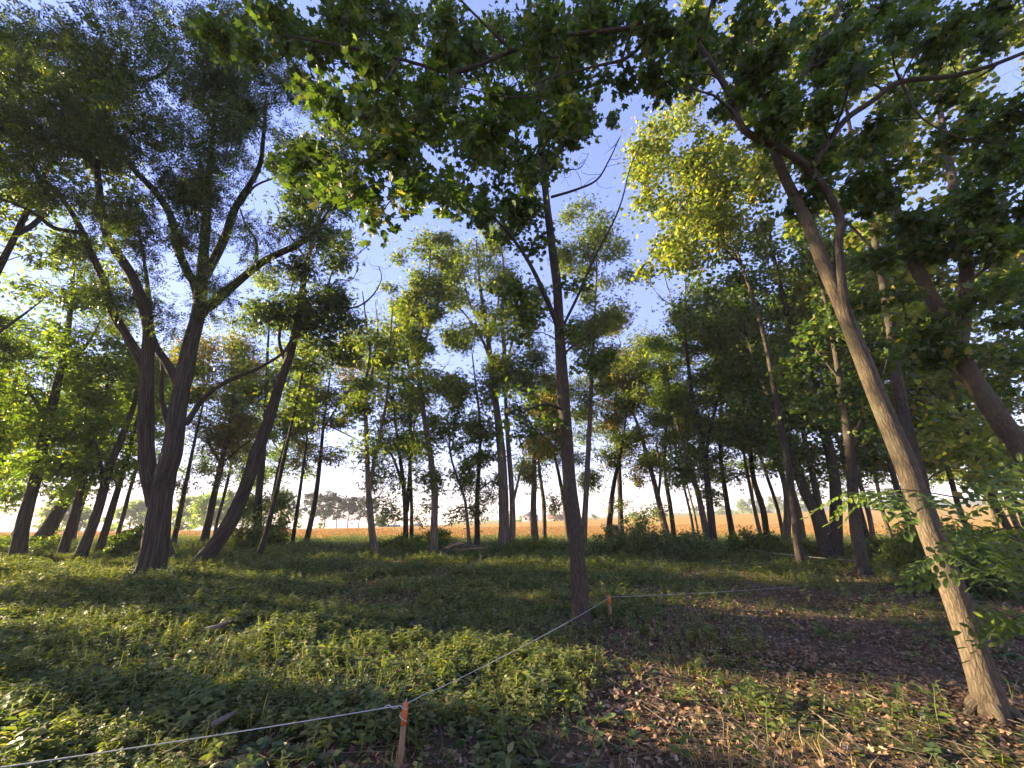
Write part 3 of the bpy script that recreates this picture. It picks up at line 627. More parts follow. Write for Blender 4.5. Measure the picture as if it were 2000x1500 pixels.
# --- right of the near maple
photo_tree('N', "short leaning locust with a leafy foot, first right of the near maple", 29, [(1189, 1045), (1194, 980), (1203, 925), (1215, 870), (1225, 800)], [], [(1185, 930, 30, 30), (1170, 860, 35, 30), (1190, 985, 20, 15), (1220, 800, 40, 40)], r=(8, 3), rc=.8, group=GL)
photo_tree('O', "upright locust with a straight trunk before the tall weeds", 31, [(1213, 1045), (1211, 970), (1208, 890), (1202, 810), (1205, 740), (1212, 670)], [([(1209, 900), (1225, 860), (1245, 830)], 3.5, 1.5)],
  [(1205, 690, 50, 50), (1230, 640, 40, 35), (1180, 770, 45, 40), (1230, 790, 45, 40), (1220, 870, 40, 30), (1240, 920, 30, 22), (1255, 720, 40, 40)], r=(7.5, 3), rc=.95, lmat='locust_dry', group=GL)
photo_tree('Pp', "sunlit trunk leaning left behind the tall weeds, left one of a close pair", 29, [(1303, 1050), (1288, 985), (1272, 920), (1252, 850), (1236, 800), (1228, 740)], [([(1285, 975), (1290, 920), (1282, 870)], 4, 2)],
  [(1250, 780, 45, 40), (1270, 850, 40, 35), (1275, 690, 45, 45), (1265, 990, 18, 20)], r=(8.5, 3), rc=.9, bmat='bark_grey', group=GL)
photo_tree('Q', "dark upright trunk behind the tall weeds, right one of a close pair", 30, [(1317, 1050), (1310, 995), (1299, 920), (1300, 850), (1302, 770), (1305, 700)], [], [(1310, 730, 45, 45), (1320, 830, 45, 35), (1310, 910, 35, 25), (1330, 660, 40, 40)], r=(6, 2.5), rc=.9, group=GL)
photo_tree('S', "lower leaning stem with sunlit leaves round its middle, right of the weeds", 24, [(1383, 1062), (1366, 975), (1345, 905), (1326, 840), (1310, 780), (1300, 700)], [], [(1360, 985, 28, 25), (1330, 900, 35, 30), (1320, 800, 40, 35), (1300, 640, 40, 40)], r=(8, 3), rc=.7, bmat='bark_grey', lmat='locust_sunlit', group=GL)
photo_tree('Tt', "tall forked locust with bare top twigs at the right edge of the blue gap", 23, [(1394, 1064), (1386, 985), (1378, 910), (1366, 840), (1352, 770), (1342, 690), (1338, 610), (1340, 540)], [([(1378, 915), (1384, 850), (1400, 790), (1410, 730)], 5, 2), ([(1345, 700), (1325, 640), (1310, 580), (1295, 530)], 3.5, 1, dict(part='dead_branch', mat='deadwood')), ([(1340, 620), (1362, 570), (1370, 520)], 3, 1, dict(part='dead_branch', mat='deadwood')), ([(1318, 600), (1290, 580), (1262, 545)], 2, .6, dict(part='dead_branch', mat='deadwood'))],
  [(1350, 690, 50, 50), (1390, 770, 50, 45), (1410, 700, 45, 45), (1410, 850, 45, 35), (1370, 620, 45, 45), (1350, 840, 35, 30), (1400, 900, 35, 20)], r=(9.5, 2.5), rc=.75, group=GL)
photo_tree('U', "slim upright dark locust before the bright far field, right of the forked one", 29, [(1431, 1050), (1418, 970), (1409, 905), (1406, 840), (1410, 770), (1412, 700)], [], [(1420, 770, 50, 45), (1440, 860, 40, 35), (1390, 890, 30, 25), (1450, 920, 35, 18)], r=(7, 2.5), rc=.9, group=GL)
photo_tree('V', "bent dark locust, left one of two before the field on the right", 25, [(1500, 1062), (1490, 995), (1472, 935), (1464, 870), (1455, 800), (1440, 720)], [([(1470, 930), (1440, 925), (1415, 935)], 2.5, 1)],
  [(1465, 880, 45, 30), (1450, 800, 45, 40), (1440, 710, 50, 50), (1480, 930, 35, 15), (1500, 760, 50, 50)], r=(8, 3), rc=.8, group=GL)
photo_tree('W', "crooked forked locust, right one of two before the field on the right", 23, [(1536, 1062), (1538, 990), (1530, 935), (1510, 890), (1490, 850), (1470, 780), (1455, 700)], [([(1537, 960), (1546, 920), (1540, 880)], 4, 2)],
  [(1520, 850, 50, 35), (1530, 780, 50, 45), (1480, 680, 60, 60), (1560, 920, 35, 20), (1440, 620, 60, 55)], r=(9, 3), rc=.8, bmat='bark_grey', group=GL)
photo_tree('X', "broad cluster of three maple stems from one foot before the field", 18, [(1612, 1075), (1595, 1010), (1572, 960), (1548, 895), (1530, 845), (1500, 770), (1470, 690), (1440, 600)],
  [([(1615, 1040), (1600, 990), (1588, 930), (1572, 860), (1560, 790)], 9, 4, dict(sides=10)), ([(1632, 1078), (1633, 1000), (1628, 920), (1608, 835), (1582, 765), (1562, 690), (1535, 600), (1515, 520), (1500, 440)], 14, 4, dict(part='stem', sides=14, root=True, flare=.3)), ([(1545, 620), (1560, 560), (1590, 500)], 6, 2)],
  [(1560, 800, 70, 60), (1600, 680, 80, 70), (1500, 720, 70, 60), (1530, 580, 80, 70), (1450, 560, 80, 70), (1470, 460, 80, 60), (1400, 480, 70, 60), (1620, 900, 50, 40), (1390, 390, 60, 60), (1560, 480, 80, 60), (1400, 590, 50, 50)],
  r=(14, 4), kind='maple', rc=.75, size=.16, lai=.6, leaf='maple_far', flare=.5, sides=14, bmat='bark_dark', group="maple trees in the wood")
photo_tree('Y', "straight maple trunk where the two strings end, left of the sunlit leaning trunk", 13.2, [(1688, 1130), (1676, 1060), (1668, 990), (1663, 920), (1655, 840), (1643, 760), (1630, 680), (1610, 580), (1590, 500)], [([(1660, 880), (1690, 800), (1720, 740)], 5, 2), ([(1640, 740), (1600, 690), (1570, 650)], 4, 2)],
  [(1640, 780, 70, 60), (1700, 700, 70, 70), (1600, 620, 70, 60), (1680, 600, 70, 70), (1740, 820, 60, 60), (1570, 730, 45, 45), (1650, 500, 80, 60)],
  r=(14, 5), kind='maple', rc=.6, size=.14, lai=.65, leaf='maple_far', sides=14, bmat='bark_dark', group="maple trees in the wood")
photo_tree('W2', "pale edged maple crown high against the sky, right of the blue gap", 15, [(1560, 1075), (1545, 950), (1520, 800), (1490, 650), (1450, 520), (1410, 420), (1370, 330)], [([(1450, 520), (1420, 480), (1370, 440), (1310, 420)], 4, 1.5)],
  [(1330, 320, 70, 60), (1270, 330, 45, 40), (1310, 410, 60, 45), (1370, 400, 60, 50), (1420, 350, 60, 60), (1330, 260, 50, 40), (1430, 450, 60, 40), (1290, 520, 30, 30), (1350, 500, 50, 35), (1470, 300, 70, 60)],
  r=(9, 3), kind='maple', rc=.6, size=.15, lai=1.05, lmat='maple_sunlit', leaf='maple_far', bmat='bark_dark', group="maple trees in the wood")

# --- near trees
photo_tree('Mm', "near upright maple in the middle whose foot the string passes", 7.1,
  [(1136, 1240), (1132, 1160), (1124, 1040), (1113, 950), (1106, 850), (1099, 750), (1093, 650), (1088, 560), (1078, 480), (1066, 380), (1058, 300), (1052, 220), (1048, 120)],
  [([(1096, 650), (1070, 590), (1040, 525), (1005, 470), (970, 430), (930, 390)], 6.5, 2, dict(d1=6.2)),
   ([(1098, 640), (1130, 575), (1160, 505), (1195, 440), (1215, 390), (1230, 330), (1250, 285)], 3.4, 1, dict(d1=6.6)),
   ([(1076, 385), (1120, 372), (1165, 352), (1190, 312), (1212, 265)], 3.5, 1, dict(d1=6.5, part='dead_branch', mat='twig')),
   ([(1065, 330), (1090, 300), (1120, 285)], 3, 1, dict(part='dead_branch', mat='twig')),
   ([(1062, 345), (1080, 328), (1130, 330), (1150, 300)], 2, .6, dict(part='dead_branch', mat='twig')),
   ([(1058, 300), (1080, 240), (1110, 180)], 5, 2), ([(1100, 800), (1060, 790), (1000, 815)], 3.5, 1.2, dict(d1=6.0)), ([(1104, 830), (1060, 850), (1030, 820)], 2.5, 1, dict(d1=6.3)), ([(1098, 700), (1120, 675), (1150, 690)], 3, 1, dict(d1=6.6))],
  [(1100, 190, 75, 65), (1150, 215, 50, 50), (1000, 300, 80, 75), (900, 330, 100, 70), (940, 400, 70, 40), (1010, 430, 50, 40), (1045, 600, 38, 40), (1025, 660, 32, 25), (1060, 760, 30, 20), (1005, 830, 60, 16), (1060, 840, 45, 16), (1135, 655, 28, 28), (1150, 690, 28, 20), (1000, 760, 30, 14), (1060, 480, 30, 30), (1040, 380, 40, 40), (1120, 560, 25, 35), (1020, 560, 30, 40), (1000, 120, 130, 70, 8), (1110, 60, 120, 60, 8), (880, 60, 130, 60, 8.5), (800, 160, 100, 80, 8.5), (760, 320, 60, 60, 7), (860, 250, 90, 70, 7.5), (1050, 260, 50, 60, 6.6), (1070, 170, 70, 60, 6.7), (980, 400, 70, 40, 6.6)],
  r=(15.5, 11), kind='maple', rc=.45, size=.10, lai=1.15, leaf='maple_near', flare=.65, sides=20, rough=.03, bmat='bark_dark', depth=.7, droop=.6, group="maple trees in the wood")

photo_tree('R1', "sunlit leaning maple trunk at the right whose long dark limbs cross overhead", 4.05,
  [(1944, 1408), (1882, 1210), (1806, 1010), (1764, 895), (1720, 790), (1680, 690), (1640, 590), (1608, 515), (1575, 430), (1530, 340), (1500, 250), (1470, 120), (1450, -60)],
  [([(1672, 672), (1648, 590), (1637, 480), (1640, 425), (1600, 352), (1560, 312), (1500, 280), (1450, 250), (1425, 185), (1380, 110), (1340, 68), (1280, 52), (1190, 60), (1100, 70), (1000, 100), (940, 125), (880, 140), (780, 115), (670, 90), (560, 70)], 11, 2.5, dict(d=4.05, d1=3.1, sides=12, per=5, mat='bark_dark')),
   ([(1585, 330), (1610, 290), (1650, 235), (1700, 200), (1760, 160), (1850, 150), (1930, 130), (2020, 95)], 8, 4, dict(d=3.8, d1=3.2, mat='bark_dark')),
   ([(1280, 55), (1230, 110), (1160, 130), (1050, 160), (1000, 190)], 5, 1.5, dict(d=3.5, d1=3.2, mat='bark_dark')),
   ([(1360, 90), (1380, 40), (1400, -40)], 5, 2, dict(d=3.5, d1=3.0, mat='bark_dark')),
   ([(1000, 100), (900, 0), (860, -60)], 4, 2, dict(d=3.3, d1=2.8, mat='bark_dark')),
   ([(890, 140), (840, 200), (760, 270), (720, 310)], 3.5, 1, dict(d=3.2, d1=2.8, mat='bark_dark')),
   ([(780, 115), (740, 180), (700, 230)], 2.5, 1, dict(d=3.15, d1=2.8, mat='bark_dark')),
   ([(1100, 70), (1080, 150), (1010, 190), (900, 170)], 2.5, 1, dict(d=3.35, d1=3.0, mat='bark_dark')),
   ([(1500, 255), (1560, 160), (1620, 60), (1660, -40)], 9, 3, dict(d=4.05, d1=4.2, mat='bark_dark')),
   ([(1760, 160), (1800, 230), (1880, 270), (1960, 280)], 3, 1, dict(d=3.6, d1=3.4, mat='bark_dark'))],
  [(620, 200, 80, 110, 3.3), (740, 270, 100, 100, 3.2), (720, 400, 35, 45, 3.0), (830, 300, 100, 90, 3.4), (900, 180, 130, 100, 3.6), (1030, 60, 170, 70, 3.6), (780, 70, 190, 75, 3.4), (580, 60, 120, 65, 3.5), (1060, 190, 110, 60, 3.6),
   (860, 390, 80, 35, 3.3), (1260, 110, 110, 80, 3.8), (1250, 20, 120, 40, 3.7), (1350, 190, 70, 50, 3.6), (1420, 60, 110, 80, 3.9), (1560, 120, 130, 110, 4.2), (1720, 80, 150, 80, 4.0), (1900, 70, 130, 80, 3.8), (1640, 260, 110, 80, 4.2), (1800, 240, 120, 80, 4.4), (1940, 230, 90, 80, 4.2),
   (1500, 220, 80, 60, 4.0), (1560, 350, 60, 40, 4.2), (1700, 370, 110, 80, 4.6), (1850, 380, 110, 80, 4.8), (1960, 400, 70, 80, 4.6), (470, 90, 60, 60, 3.8), (1420, 240, 50, 40, 3.7), (640, 120, 90, 70, 3.8), (690, 330, 50, 60, 3.3), (600, 320, 45, 55, 3.6), (960, 320, 80, 60, 3.8), (1080, 270, 60, 50, 3.9), (520, 30, 90, 50, 3.8), (1140, 40, 90, 60, 4.0)],
  r=(21, 9), kind='maple', rc=.36, size=.088, lai=1.3, cover=1.5, leaf='maple_near', flare=.65, sides=28, rough=.025, bmat='bark_maple', depth=.8, dmin=2.0, droop=.7, singles=300, group="maple trees in the wood", flat=.7)

photo_tree('R2', "thick forked maple trunk entering from the right frame edge", 5.6,
  [(2012, 905), (1960, 830), (1900, 738), (1865, 668), (1830, 602), (1790, 520), (1762, 445), (1735, 360), (1710, 240)],
  [([(1872, 680), (1885, 600), (1886, 500), (1870, 400), (1850, 300), (1830, 180)], 15, 6, dict(sides=12)), ([(1990, 880), (1930, 790), (1870, 740), (1830, 680)], 7, 2), ([(1890, 440), (1950, 470), (2010, 430)], 5, 2), ([(1880, 560), (1960, 500), (2020, 470)], 4, 2)],
  [(1830, 520, 90, 80), (1950, 560, 80, 90), (1780, 640, 80, 60), (1930, 680, 80, 60), (1760, 470, 70, 60), (1880, 460, 90, 60), (1990, 760, 50, 60), (1700, 560, 60, 60), (1950, 330, 80, 60)],
  r=(24, 10), kind='maple', rc=.5, size=.11, lai=1.1, leaf='maple_mid', sides=20, rough=.03, bmat='bark_maple', base=(7.45, 5.6, 0), group="maple trees in the wood")

photo_tree('R3', "maple with a sun touched trunk deep behind the sunlit leaning trunk", 10.5,
  [(1836, 1110), (1800, 950), (1757, 770), (1736, 620), (1714, 498), (1690, 380), (1660, 250), (1640, 120)], [([(1740, 650), (1790, 560), (1850, 480)], 6, 2), ([(1715, 500), (1650, 430), (1590, 390)], 5, 2)],
  [(1700, 300, 110, 90), (1850, 250, 120, 110), (1560, 260, 110, 90), (1760, 110, 140, 100), (1440, 140, 110, 90), (1590, 60, 130, 80), (1940, 560, 80, 100), (1800, 660, 80, 70), (1910, 800, 80, 70), (1930, 120, 100, 110), (1640, 420, 90, 60), (1800, 450, 90, 80), (1350, 60, 90, 70), (1960, 950, 60, 60), (1840, 880, 60, 60)],
  r=(15, 6), kind='maple', rc=.6, size=.16, lai=.75, leaf='maple_far', lmat='maple_sunlit', bmat='bark_dark', group="maple trees in the wood")

# ------------------------------------------------------------------ copies: thicket behind, shade trees added out of frame, the far wood
def copy_tree(o, loc, rz, sc, label, group):
    c = o.copy(); COL.objects.link(c); c.location = loc; c.rotation_euler = (0, 0, rz); c.scale = (sc,) * 3
    c["label"] = label; c["group"] = group
    for ch in list(o.children):
        if ch.name.startswith("leaf"): continue
        k = ch.copy(); COL.objects.link(k); k.parent = c
    return c
def local_tree(key, name, label, group, loc, h, lean, r, first, crown_r, n, leaf, lmat, bmat, rc, size, lai, seed, fork=True):
    rng = np.random.default_rng(seed); b = np.array(loc, float)
    pts = [b + np.array([lean[0] * f * h + .25 * math.sin(f * 5 + seed) * (f > 0), lean[1] * f * h + .2 * math.cos(f * 4 + seed) * (f > 0), h * f - .25 * (f == 0)]) for f in np.linspace(0, 1, 9)]
    stems = [('trunk', pts, r, r * .2, dict(sides=11, per=4, flare=.45))]
    if fork:
        for _ in range(4):
            i = rng.integers(3, 7); a = rng.random() * 6.28; s = pts[i]; L = crown_r * rng.uniform(.6, 1)
            stems.append(('branch', [s, s + np.array([math.cos(a) * L * .4, math.sin(a) * L * .4, L * .5]), s + np.array([math.cos(a) * L * .8, math.sin(a) * L * .8, L * 1.3])], r * .45, r * .1, dict(sides=7)))
    C, Rr = [], []
    for _ in range(n):
        f = first + (1 - first) * rng.random() ** .8; a = rng.random() * 6.28; q = crown_r * math.sqrt(rng.random()) * (1.1 - .75 * ((f - first) / (1 - first)) ** 2)
        i = f * 8; c0 = np.array(pts[int(min(i, 7))]) + (np.array(pts[int(min(i, 7)) + 1]) - np.array(pts[int(min(i, 7))])) * (i - int(min(i, 7)))
        C.append(c0 + np.array([math.cos(a) * q, math.sin(a) * q, rng.uniform(-.4, .4)])); Rr.append(rc * rng.uniform(.7, 1.3))
    TREES[key] = build_tree(name, label, 'tree', group, tuple(b), stems, C, Rr, leaf, lmat, bmat, lai, size, .62, .35, .55, seed)
    return TREES[key]
def gz(x, y): return (x, y, float(T(x, y)))

# thicket at the right: maples and locusts standing close
GT = "close standing trees of the right hand thicket"; LT = "slim trunk in the dense sun flecked thicket at the right"
local_tree('t1', "maple_tree", LT, GT, gz(16.5, 17), 15, (-.04, .0), .13, .26, 2.3, 60, 'maple_far', 'maple_sunlit', 'bark_dark', 1.1, .18, .5, 11)
local_tree('t2', "maple_tree", LT, GT, gz(20.5, 20), 17, (.03, .02), .15, .28, 2.5, 62, 'maple_far', 'maple_sunlit', 'bark_grey', 1.1, .18, .5, 12)
local_tree('t3', "locust_tree", LT, GT, gz(21, 25), 17, (-.06, .0), .17, .2, 2.8, 80, 'locust_far', 'locust_sunlit', 'bark', 1.2, 1.0, .6, 13)
rs = random.Random(5)
local_tree('t4', "locust_tree", LT, GT, gz(15.8, 23), 16, (-.05, .0), .11, .38, 2.0, 46, 'locust_far', 'locust_sunlit', 'bark_grey', 1.0, 1.0, .55, 14)
for (x, y, kt) in [(14.2, 24, 't4'), (17.3, 27, 't4'), (24, 22, 't1'), (22.5, 31, 't4'), (29, 24, 't2'), (30.5, 31, 't3'), (18.5, 31.5, 't4'), (34, 28, 't1'), (25, 17, 't2'), (38, 33, 't1'), (11.2, 26, 't4'), (13.2, 30, 't4'), (17.8, 21, 't2'), (21, 17.5, 't1'), (27, 30, 't3')]:
    copy_tree(TREES[kt], gz(x, y), rs.random() * 6.28, rs.uniform(.75, 1.1), LT, GT)
# left background
GB = "locust trees behind the left edge group"; LB = "pale green locust in the row behind the left hand trunks"
local_tree('b1', "locust_tree", LB, GB, gz(-29, 31), 14, (.05, 0), .15, .36, 2.6, 60, 'locust_far', 'locust_sunlit', 'bark', 1.2, 1.0, .6, 21)
local_tree('b2', "locust_tree", LB, GB, gz(-31, 30), 15, (.02, 0), .14, .36, 2.5, 56, 'locust_far', 'locust_sunlit', 'bark', 1.2, 1.0, .6, 22)
for (x, y) in [(-39, 29), (-22.5, 32), (-38, 32), (-19.5, 33.5)]:
    copy_tree(TREES[rs.choice(['b1', 'b2'])], gz(x, y), rs.random() * 6.28, rs.uniform(.75, 1.0), LB, GB)
# locusts added just left of the frame for the shade they cast
GS = "locust trees added left of the frame for shade"; LS = "locust added beyond the left frame edge to shade the weeds"
local_tree('s1', "locust_tree", LS, GS, gz(-25, 13.6), 24, (.01, .0), .24, .56, 4.2, 90, 'locust_mid', 'locust', 'bark', 1.3, 1.5, .22, 31)
for (x, y, s) in [(-17, 10.9, .72), (-19, 8.9, .62), (-26, 10.5, 1.0), (-15.5, 4.2, .8), (-22, 6.0, .9)]:
    copy_tree(TREES['s1'], gz(x, y), rs.random() * 6.28, s, LS, GS)

for (x, y, s) in [(-20.5, 13.9, .62), (-17, 8.55, .385), (-15, 4.6, .36), (-25, 14.7, .68)]:  # added low crowns, sized and set to band the floor with shade
    copy_tree(TREES['b2'], gz(x, y), rs.random() * 6.28, s, LS, GS)
# far wood beyond the field
GF = "trees of the wood beyond the field"
def far_tree(key, label, px, py_top, d, crown_px, lmat, leaf, pine, seed):
    b = P(px, 1040, d); x = b[0]; base = gz(x, d); top = P(px, py_top, d)[2]; h = top - base[2]; cr = crown_px * MPP(d)
    return local_tree(key, "pine_tree" if pine else "broadleaf_tree", label, GF, base, h, (.01, 0), h * .018, (.30 if pine else .10), cr, 34 if pine else 44, leaf, lmat, 'bark', cr * .33, cr * .5, 1.1, seed, fork=not pine)
LEAF['tuft'] = (flat_pinnate(3, .5, .16), .12)
FW = [("tallest round crowned tree of the far wood", 395, 970, 34, 0), ("pale broadleaf at the left end of the far wood", 430, 962, 30, 0), ("broadleaf half hidden behind the leaning trunk in the far wood", 470, 968, 30, 0),
      ("dark broadleaf of the far wood beside the ivy wrapped trunk", 545, 960, 30, 0), ("bluish pine of the far wood left of the slim pair", 600, 966, 26, 1), ("tall bluish pine right of the slim pair in the far wood", 630, 962, 26, 1),
      ("pine with a flat top in the middle of the far wood", 655, 970, 22, 1), ("thin pine with a gap beside it in the far wood", 678, 972, 20, 1), ("pine near the right end of the far wood", 700, 972, 20, 1), ("last pine at the right end of the far wood", 722, 976, 20, 1),
      ("low bush like tree right of the far wood's end", 742, 1010, 16, 0), ("broadleaf of the far wood behind the big flared base", 350, 975, 32, 0), ("broadleaf of the far wood seen between left hand trunks", 250, 980, 34, 0), ("broadleaf of the far wood by the left edge trunks", 120, 980, 40, 0)]
for i, (lb, px, top, cr, pine) in enumerate(FW):
    far_tree('fw%d' % i, lb, px, top, 105 + (i * 37 % 30), cr, 'pine' if pine else ('locust' if i % 2 else 'locust_sunlit'), 'tuft', pine, 40 + i)
HZ = [("tiny round tree on the skyline left of the curved pale trunk", 630, 1020, 10, 150), ("tiny tree on the skyline beside the white house", 995, 1005, 12, 165), ("small tree above the red roofed house", 1082, 996, 13, 185), ("small tree left of the red roofed house", 1018, 1008, 9, 185),
      ("small round tree on the skyline behind the tall weeds", 1235, 1000, 12, 220), ("hedge tree on the far meadow skyline", 1360, 990, 16, 260), ("darker hedge tree on the far meadow right of the forked locust", 1410, 985, 18, 260),
      ("low tree on the meadow slope between two dark trunks", 1450, 978, 20, 250), ("round tree on the meadow slope by the bent locust", 1480, 972, 22, 250), ("broad tree on the right end of the meadow slope", 1520, 970, 24, 240), ("tree on the skyline behind the maple cluster", 1575, 965, 24, 240), ("tiny hedge tree left of the upright locust", 1160, 1004, 10, 220), ("low hedge tree right of the upright locust", 1280, 998, 12, 240)]
for i, (lb, px, top, cr, d) in enumerate(HZ):
    x = P(px, 1000, d)[0]; z = P(px, top, d)[2]; h = max(3.5, 2.2 * cr * MPP(d)); crr = cr * MPP(d)
    local_tree('hz%d' % i, "broadleaf_tree", lb, "small trees on the skyline", (x, d, z - h), h, (0, 0), h * .03, .15, crr, 22, 'tuft', ['locust', 'locust_sunlit', 'maple'][i % 3], 'bark', crr * .38, max(1.2, crr * .6), 1.1, 80 + i, fork=False)

# ------------------------------------------------------------------ shrubs and saplings
def shrub(name, label, px, py, d, w_px, h_px, lmat, leaf, size, n, rc, seed, cat='shrub', lai=.8, stems=7):
    rng = np.random.default_rng(seed); b = P(px, py, d); b[2] = float(T(b[0], b[1])); w = w_px * MPP(d); h = h_px * MPP(d)
    C = []; Rr = []; st = []
    for i in range(n):
        a = rng.random() * 6.28; q = math.sqrt(rng.random()) * w; f = rng.random()
        C.append(b + np.array([math.cos(a) * q, math.sin(a) * q * .6, h * (.15 + .85 * f) * (1 - .5 * (q / w) ** 2)])); Rr.append(rc * rng.uniform(.7, 1.3))
    for i in range(stems):
        c = C[i % n]; r0 = b + np.array([rng.uniform(-.4, .4) * w, rng.uniform(-.2, .2) * w, -.1]); st.append(('stem', [r0, (r0 + c) / 2 + rng.normal(size=3) * .05, c], .014, .005, dict(sides=5, mat='twig')))
    return build_tree(name, label, cat, None, tuple(b), st, C, Rr, leaf, lmat, 'twig', lai, size, .8, .3, .7, seed)
LEAF['ovate'] = (kite_leaf(), .27)
shrub("weed_thicket", "tall blue green weeds massed before the close pair of trunks", 1245, 1085, 19, 92, 70, 'weed', 'ovate', .14, 90, .34, 201, 'weeds', 1.0)
shrub("weed_thicket", "lower weeds spreading right of the tall blue green weeds", 1345, 1085, 19, 60, 44, 'weed', 'ovate', .14, 50, .32, 202, 'weeds', 1.0)
shrub("bramble", "arching bramble below the bent dark locust", 1475, 1075, 21, 55, 45, 'locust', 'ovate', .14, 44, .34, 203)
shrub("bramble", "low bramble between maple cluster and straight maple trunk", 1580, 1082, 19, 50, 26, 'maple_sunlit', 'ovate', .12, 30, .3, 204)
shrub("bush", "leafy bush left of the curved pale trunk's foot", 780, 1085, 22, 60, 30, 'locust', 'ovate', .13, 40, .34, 205)
shrub("bush", "yellow green bush between curved pale trunk and wood heap", 848, 1068, 25, 40, 34, 'locust_sunlit', 'ovate', .14, 30, .36, 206)
shrub("bush", "sunlit bush just left of the big flared base", 255, 1085, 19, 38, 52, 'locust_sunlit', 'locust_mid', 1.0, 34, .42, 207)
shrub("bush", "dark bush round the ivy wrapped trunk", 500, 1075, 24, 45, 46, 'locust', 'locust_mid', 1.0, 34, .5, 208)
shrub("bush", "sunlit low growth at the foot of the fluted double trunk", 1030, 1085, 22, 70, 26, 'locust_sunlit', 'ovate', .13, 46, .34, 209)
shrub("bush", "low shrub behind the straight maple where strings meet", 1730, 1090, 17, 55, 40, 'maple_sunlit', 'ovate', .12, 44, .36, 210)
shrub("bush", "dark low shrub at the left edge under the slanting trunks", 30, 1100, 21, 80, 30, 'locust', 'ovate', .13, 44, .4, 211)
shrub("bush", "dark shrub at the right edge behind the locust sprays", 1930, 1180, 9.5, 90, 90, 'maple', 'ovate', .10, 60, .32, 212)
shrub("bush", "leafy shrub of the thicket right of the sunlit trunk", 1850, 1110, 14, 90, 90, 'maple_sunlit', 'ovate', .12, 70, .42, 213)

# locust sapling with large clear leaves at the right edge
def sapling():
    rng = np.random.default_rng(77); base = G(2180, 1540); e = empty("locust_sapling", tuple(base))
    prop(e, "locust sapling with clear feathery leaves before the sunlit trunk at the right edge", "sapling")
    sp = [[(2065, 1330), (2050, 1150), (2010, 1000), (1960, 980), (1890, 975), (1800, 960), (1720, 955), (1660, 962)],
          [(2050, 1160), (2030, 1060), (1990, 1030), (1930, 1040), (1870, 1060), (1840, 1080)], [(2060, 1220), (2030, 1120), (1990, 1090), (1940, 1100), (1890, 1125)],
          [(2062, 1300), (2050, 1230), (2015, 1200), (1975, 1210)], [(2040, 1120), (2030, 940), (1990, 900), (1940, 930)]]
    m5 = [mesh_np("leaf", *pinnate(6, .066, .034, .30, True, .35, s), MAT['sapling']) for s in (1, 2, 3)]
    for k, pts in enumerate(sp):
        d0, d1 = (2.85, 2.35) if k in (0, 1) else (2.8, 2.5)
        w = line(pts, d0, rng, 0, d1) - base
        if k == 0: w[0] = (0, 0, -.1)
        obj("stem" if k == 0 else "branch", tube_mesh("stem", MAT['twig'], w, .012 if k == 0 else .006, .002, sides=6), e)
        c = catmull(w, 6); tg = np.gradient(c, axis=0); n = len(c)
        for i in range(8 if k == 0 else 4, n, 2):
            for s in (-1, 1):
                if rng.random() < .30: continue
                t_ = unit(tg[i]); side = np.cross(t_, [0, 0, 1.0]); a = unit(t_ * .5 + side * s * .9 + rng.normal(size=3) * .22 + np.array([0, 0, -.25]))
                R = frames(a[None], (np.array([0, 0, 1.0]) + np.array([0, -.45, 0]) + rng.normal(size=3) * .3)[None])[0]
                l = bpy.data.objects.new("leaf", m5[rng.integers(0, 3)]); COL.objects.link(l); l.parent = e; q = rng.uniform(.7, 1.1)
                l.matrix_local = Matrix.LocRotScale(Vector(c[i]), Matrix(R.tolist()).to_quaternion(), Vector((q, q, q)))
    return e
MAT['sapling'] = leaf_mat("sapling_leaves", [(0, (.065, .105, .024)), (.6, (.105, .150, .032)), (1, (.14, .18, .04))], tf=.48, gloss=.5)
sapling()

# ------------------------------------------------------------------ wood floor growth
S1 = G(788, 1500); SA = P(790, 1372, 3.36); SB0 = G(1193, 1218)
NEAR_ST = np.array([SA[0], SA[1]]); FAR_ST = np.array([SB0[0], SB0[1]])
dirv = (FAR_ST - NEAR_ST) / np.linalg.norm(FAR_ST - NEAR_ST)
def vn(x, y, f, seed):
    """smooth random field, about 0 to 1"""
    r = np.random.RandomState(seed); z = 0.0; w = 0.0
    for k in range(9):
        a = r.rand() * 6.28; q = f * (.6 + 1.9 * r.rand()) * (1 if k < 5 else 2.3); am = 1.0 if k < 5 else .6
        z = z + am * np.sin((x * math.cos(a) + y * math.sin(a)) * q * 6.28 + r.rand() * 6.28); w += am
    return np.clip(.5 + 1.35 * z / w, 0, 1)
def green(x, y):
    """share of green growth: full left of the string, thin on the leaf litter right of it"""
    s = (x - NEAR_ST[0]) * dirv[1] - (y - NEAR_ST[1]) * dirv[0]
    s = s + .5 * np.sin(x * 1.7 + y) + .35 * np.sin(y * 2.3 - x * .8)
    g = 1 / (1 + np.exp((s - .2) * 2.2))
    far = 1 / (1 + np.exp(-(y - 11 - .3 * np.sin(x)) * .9))
    return np.clip(np.maximum(g, far * .85), .03 + .16 * (vn(x, y, .3, 12) > .66), 1)
def clumpy(x, y):
    return .55 + .45 * np.sin(x * 1.3 + 1.7 * np.sin(y * .8)) * np.cos(y * 1.1 + 1.2 * np.sin(x * .6))
def sample(n, y0, y1, slope=1.42, pad=1.0):
    y = np.sqrt(RNG.uniform(y0 * y0, y1 * y1, n)); x = RNG.uniform(-1, 1, n) * (y * slope + pad); return x, y
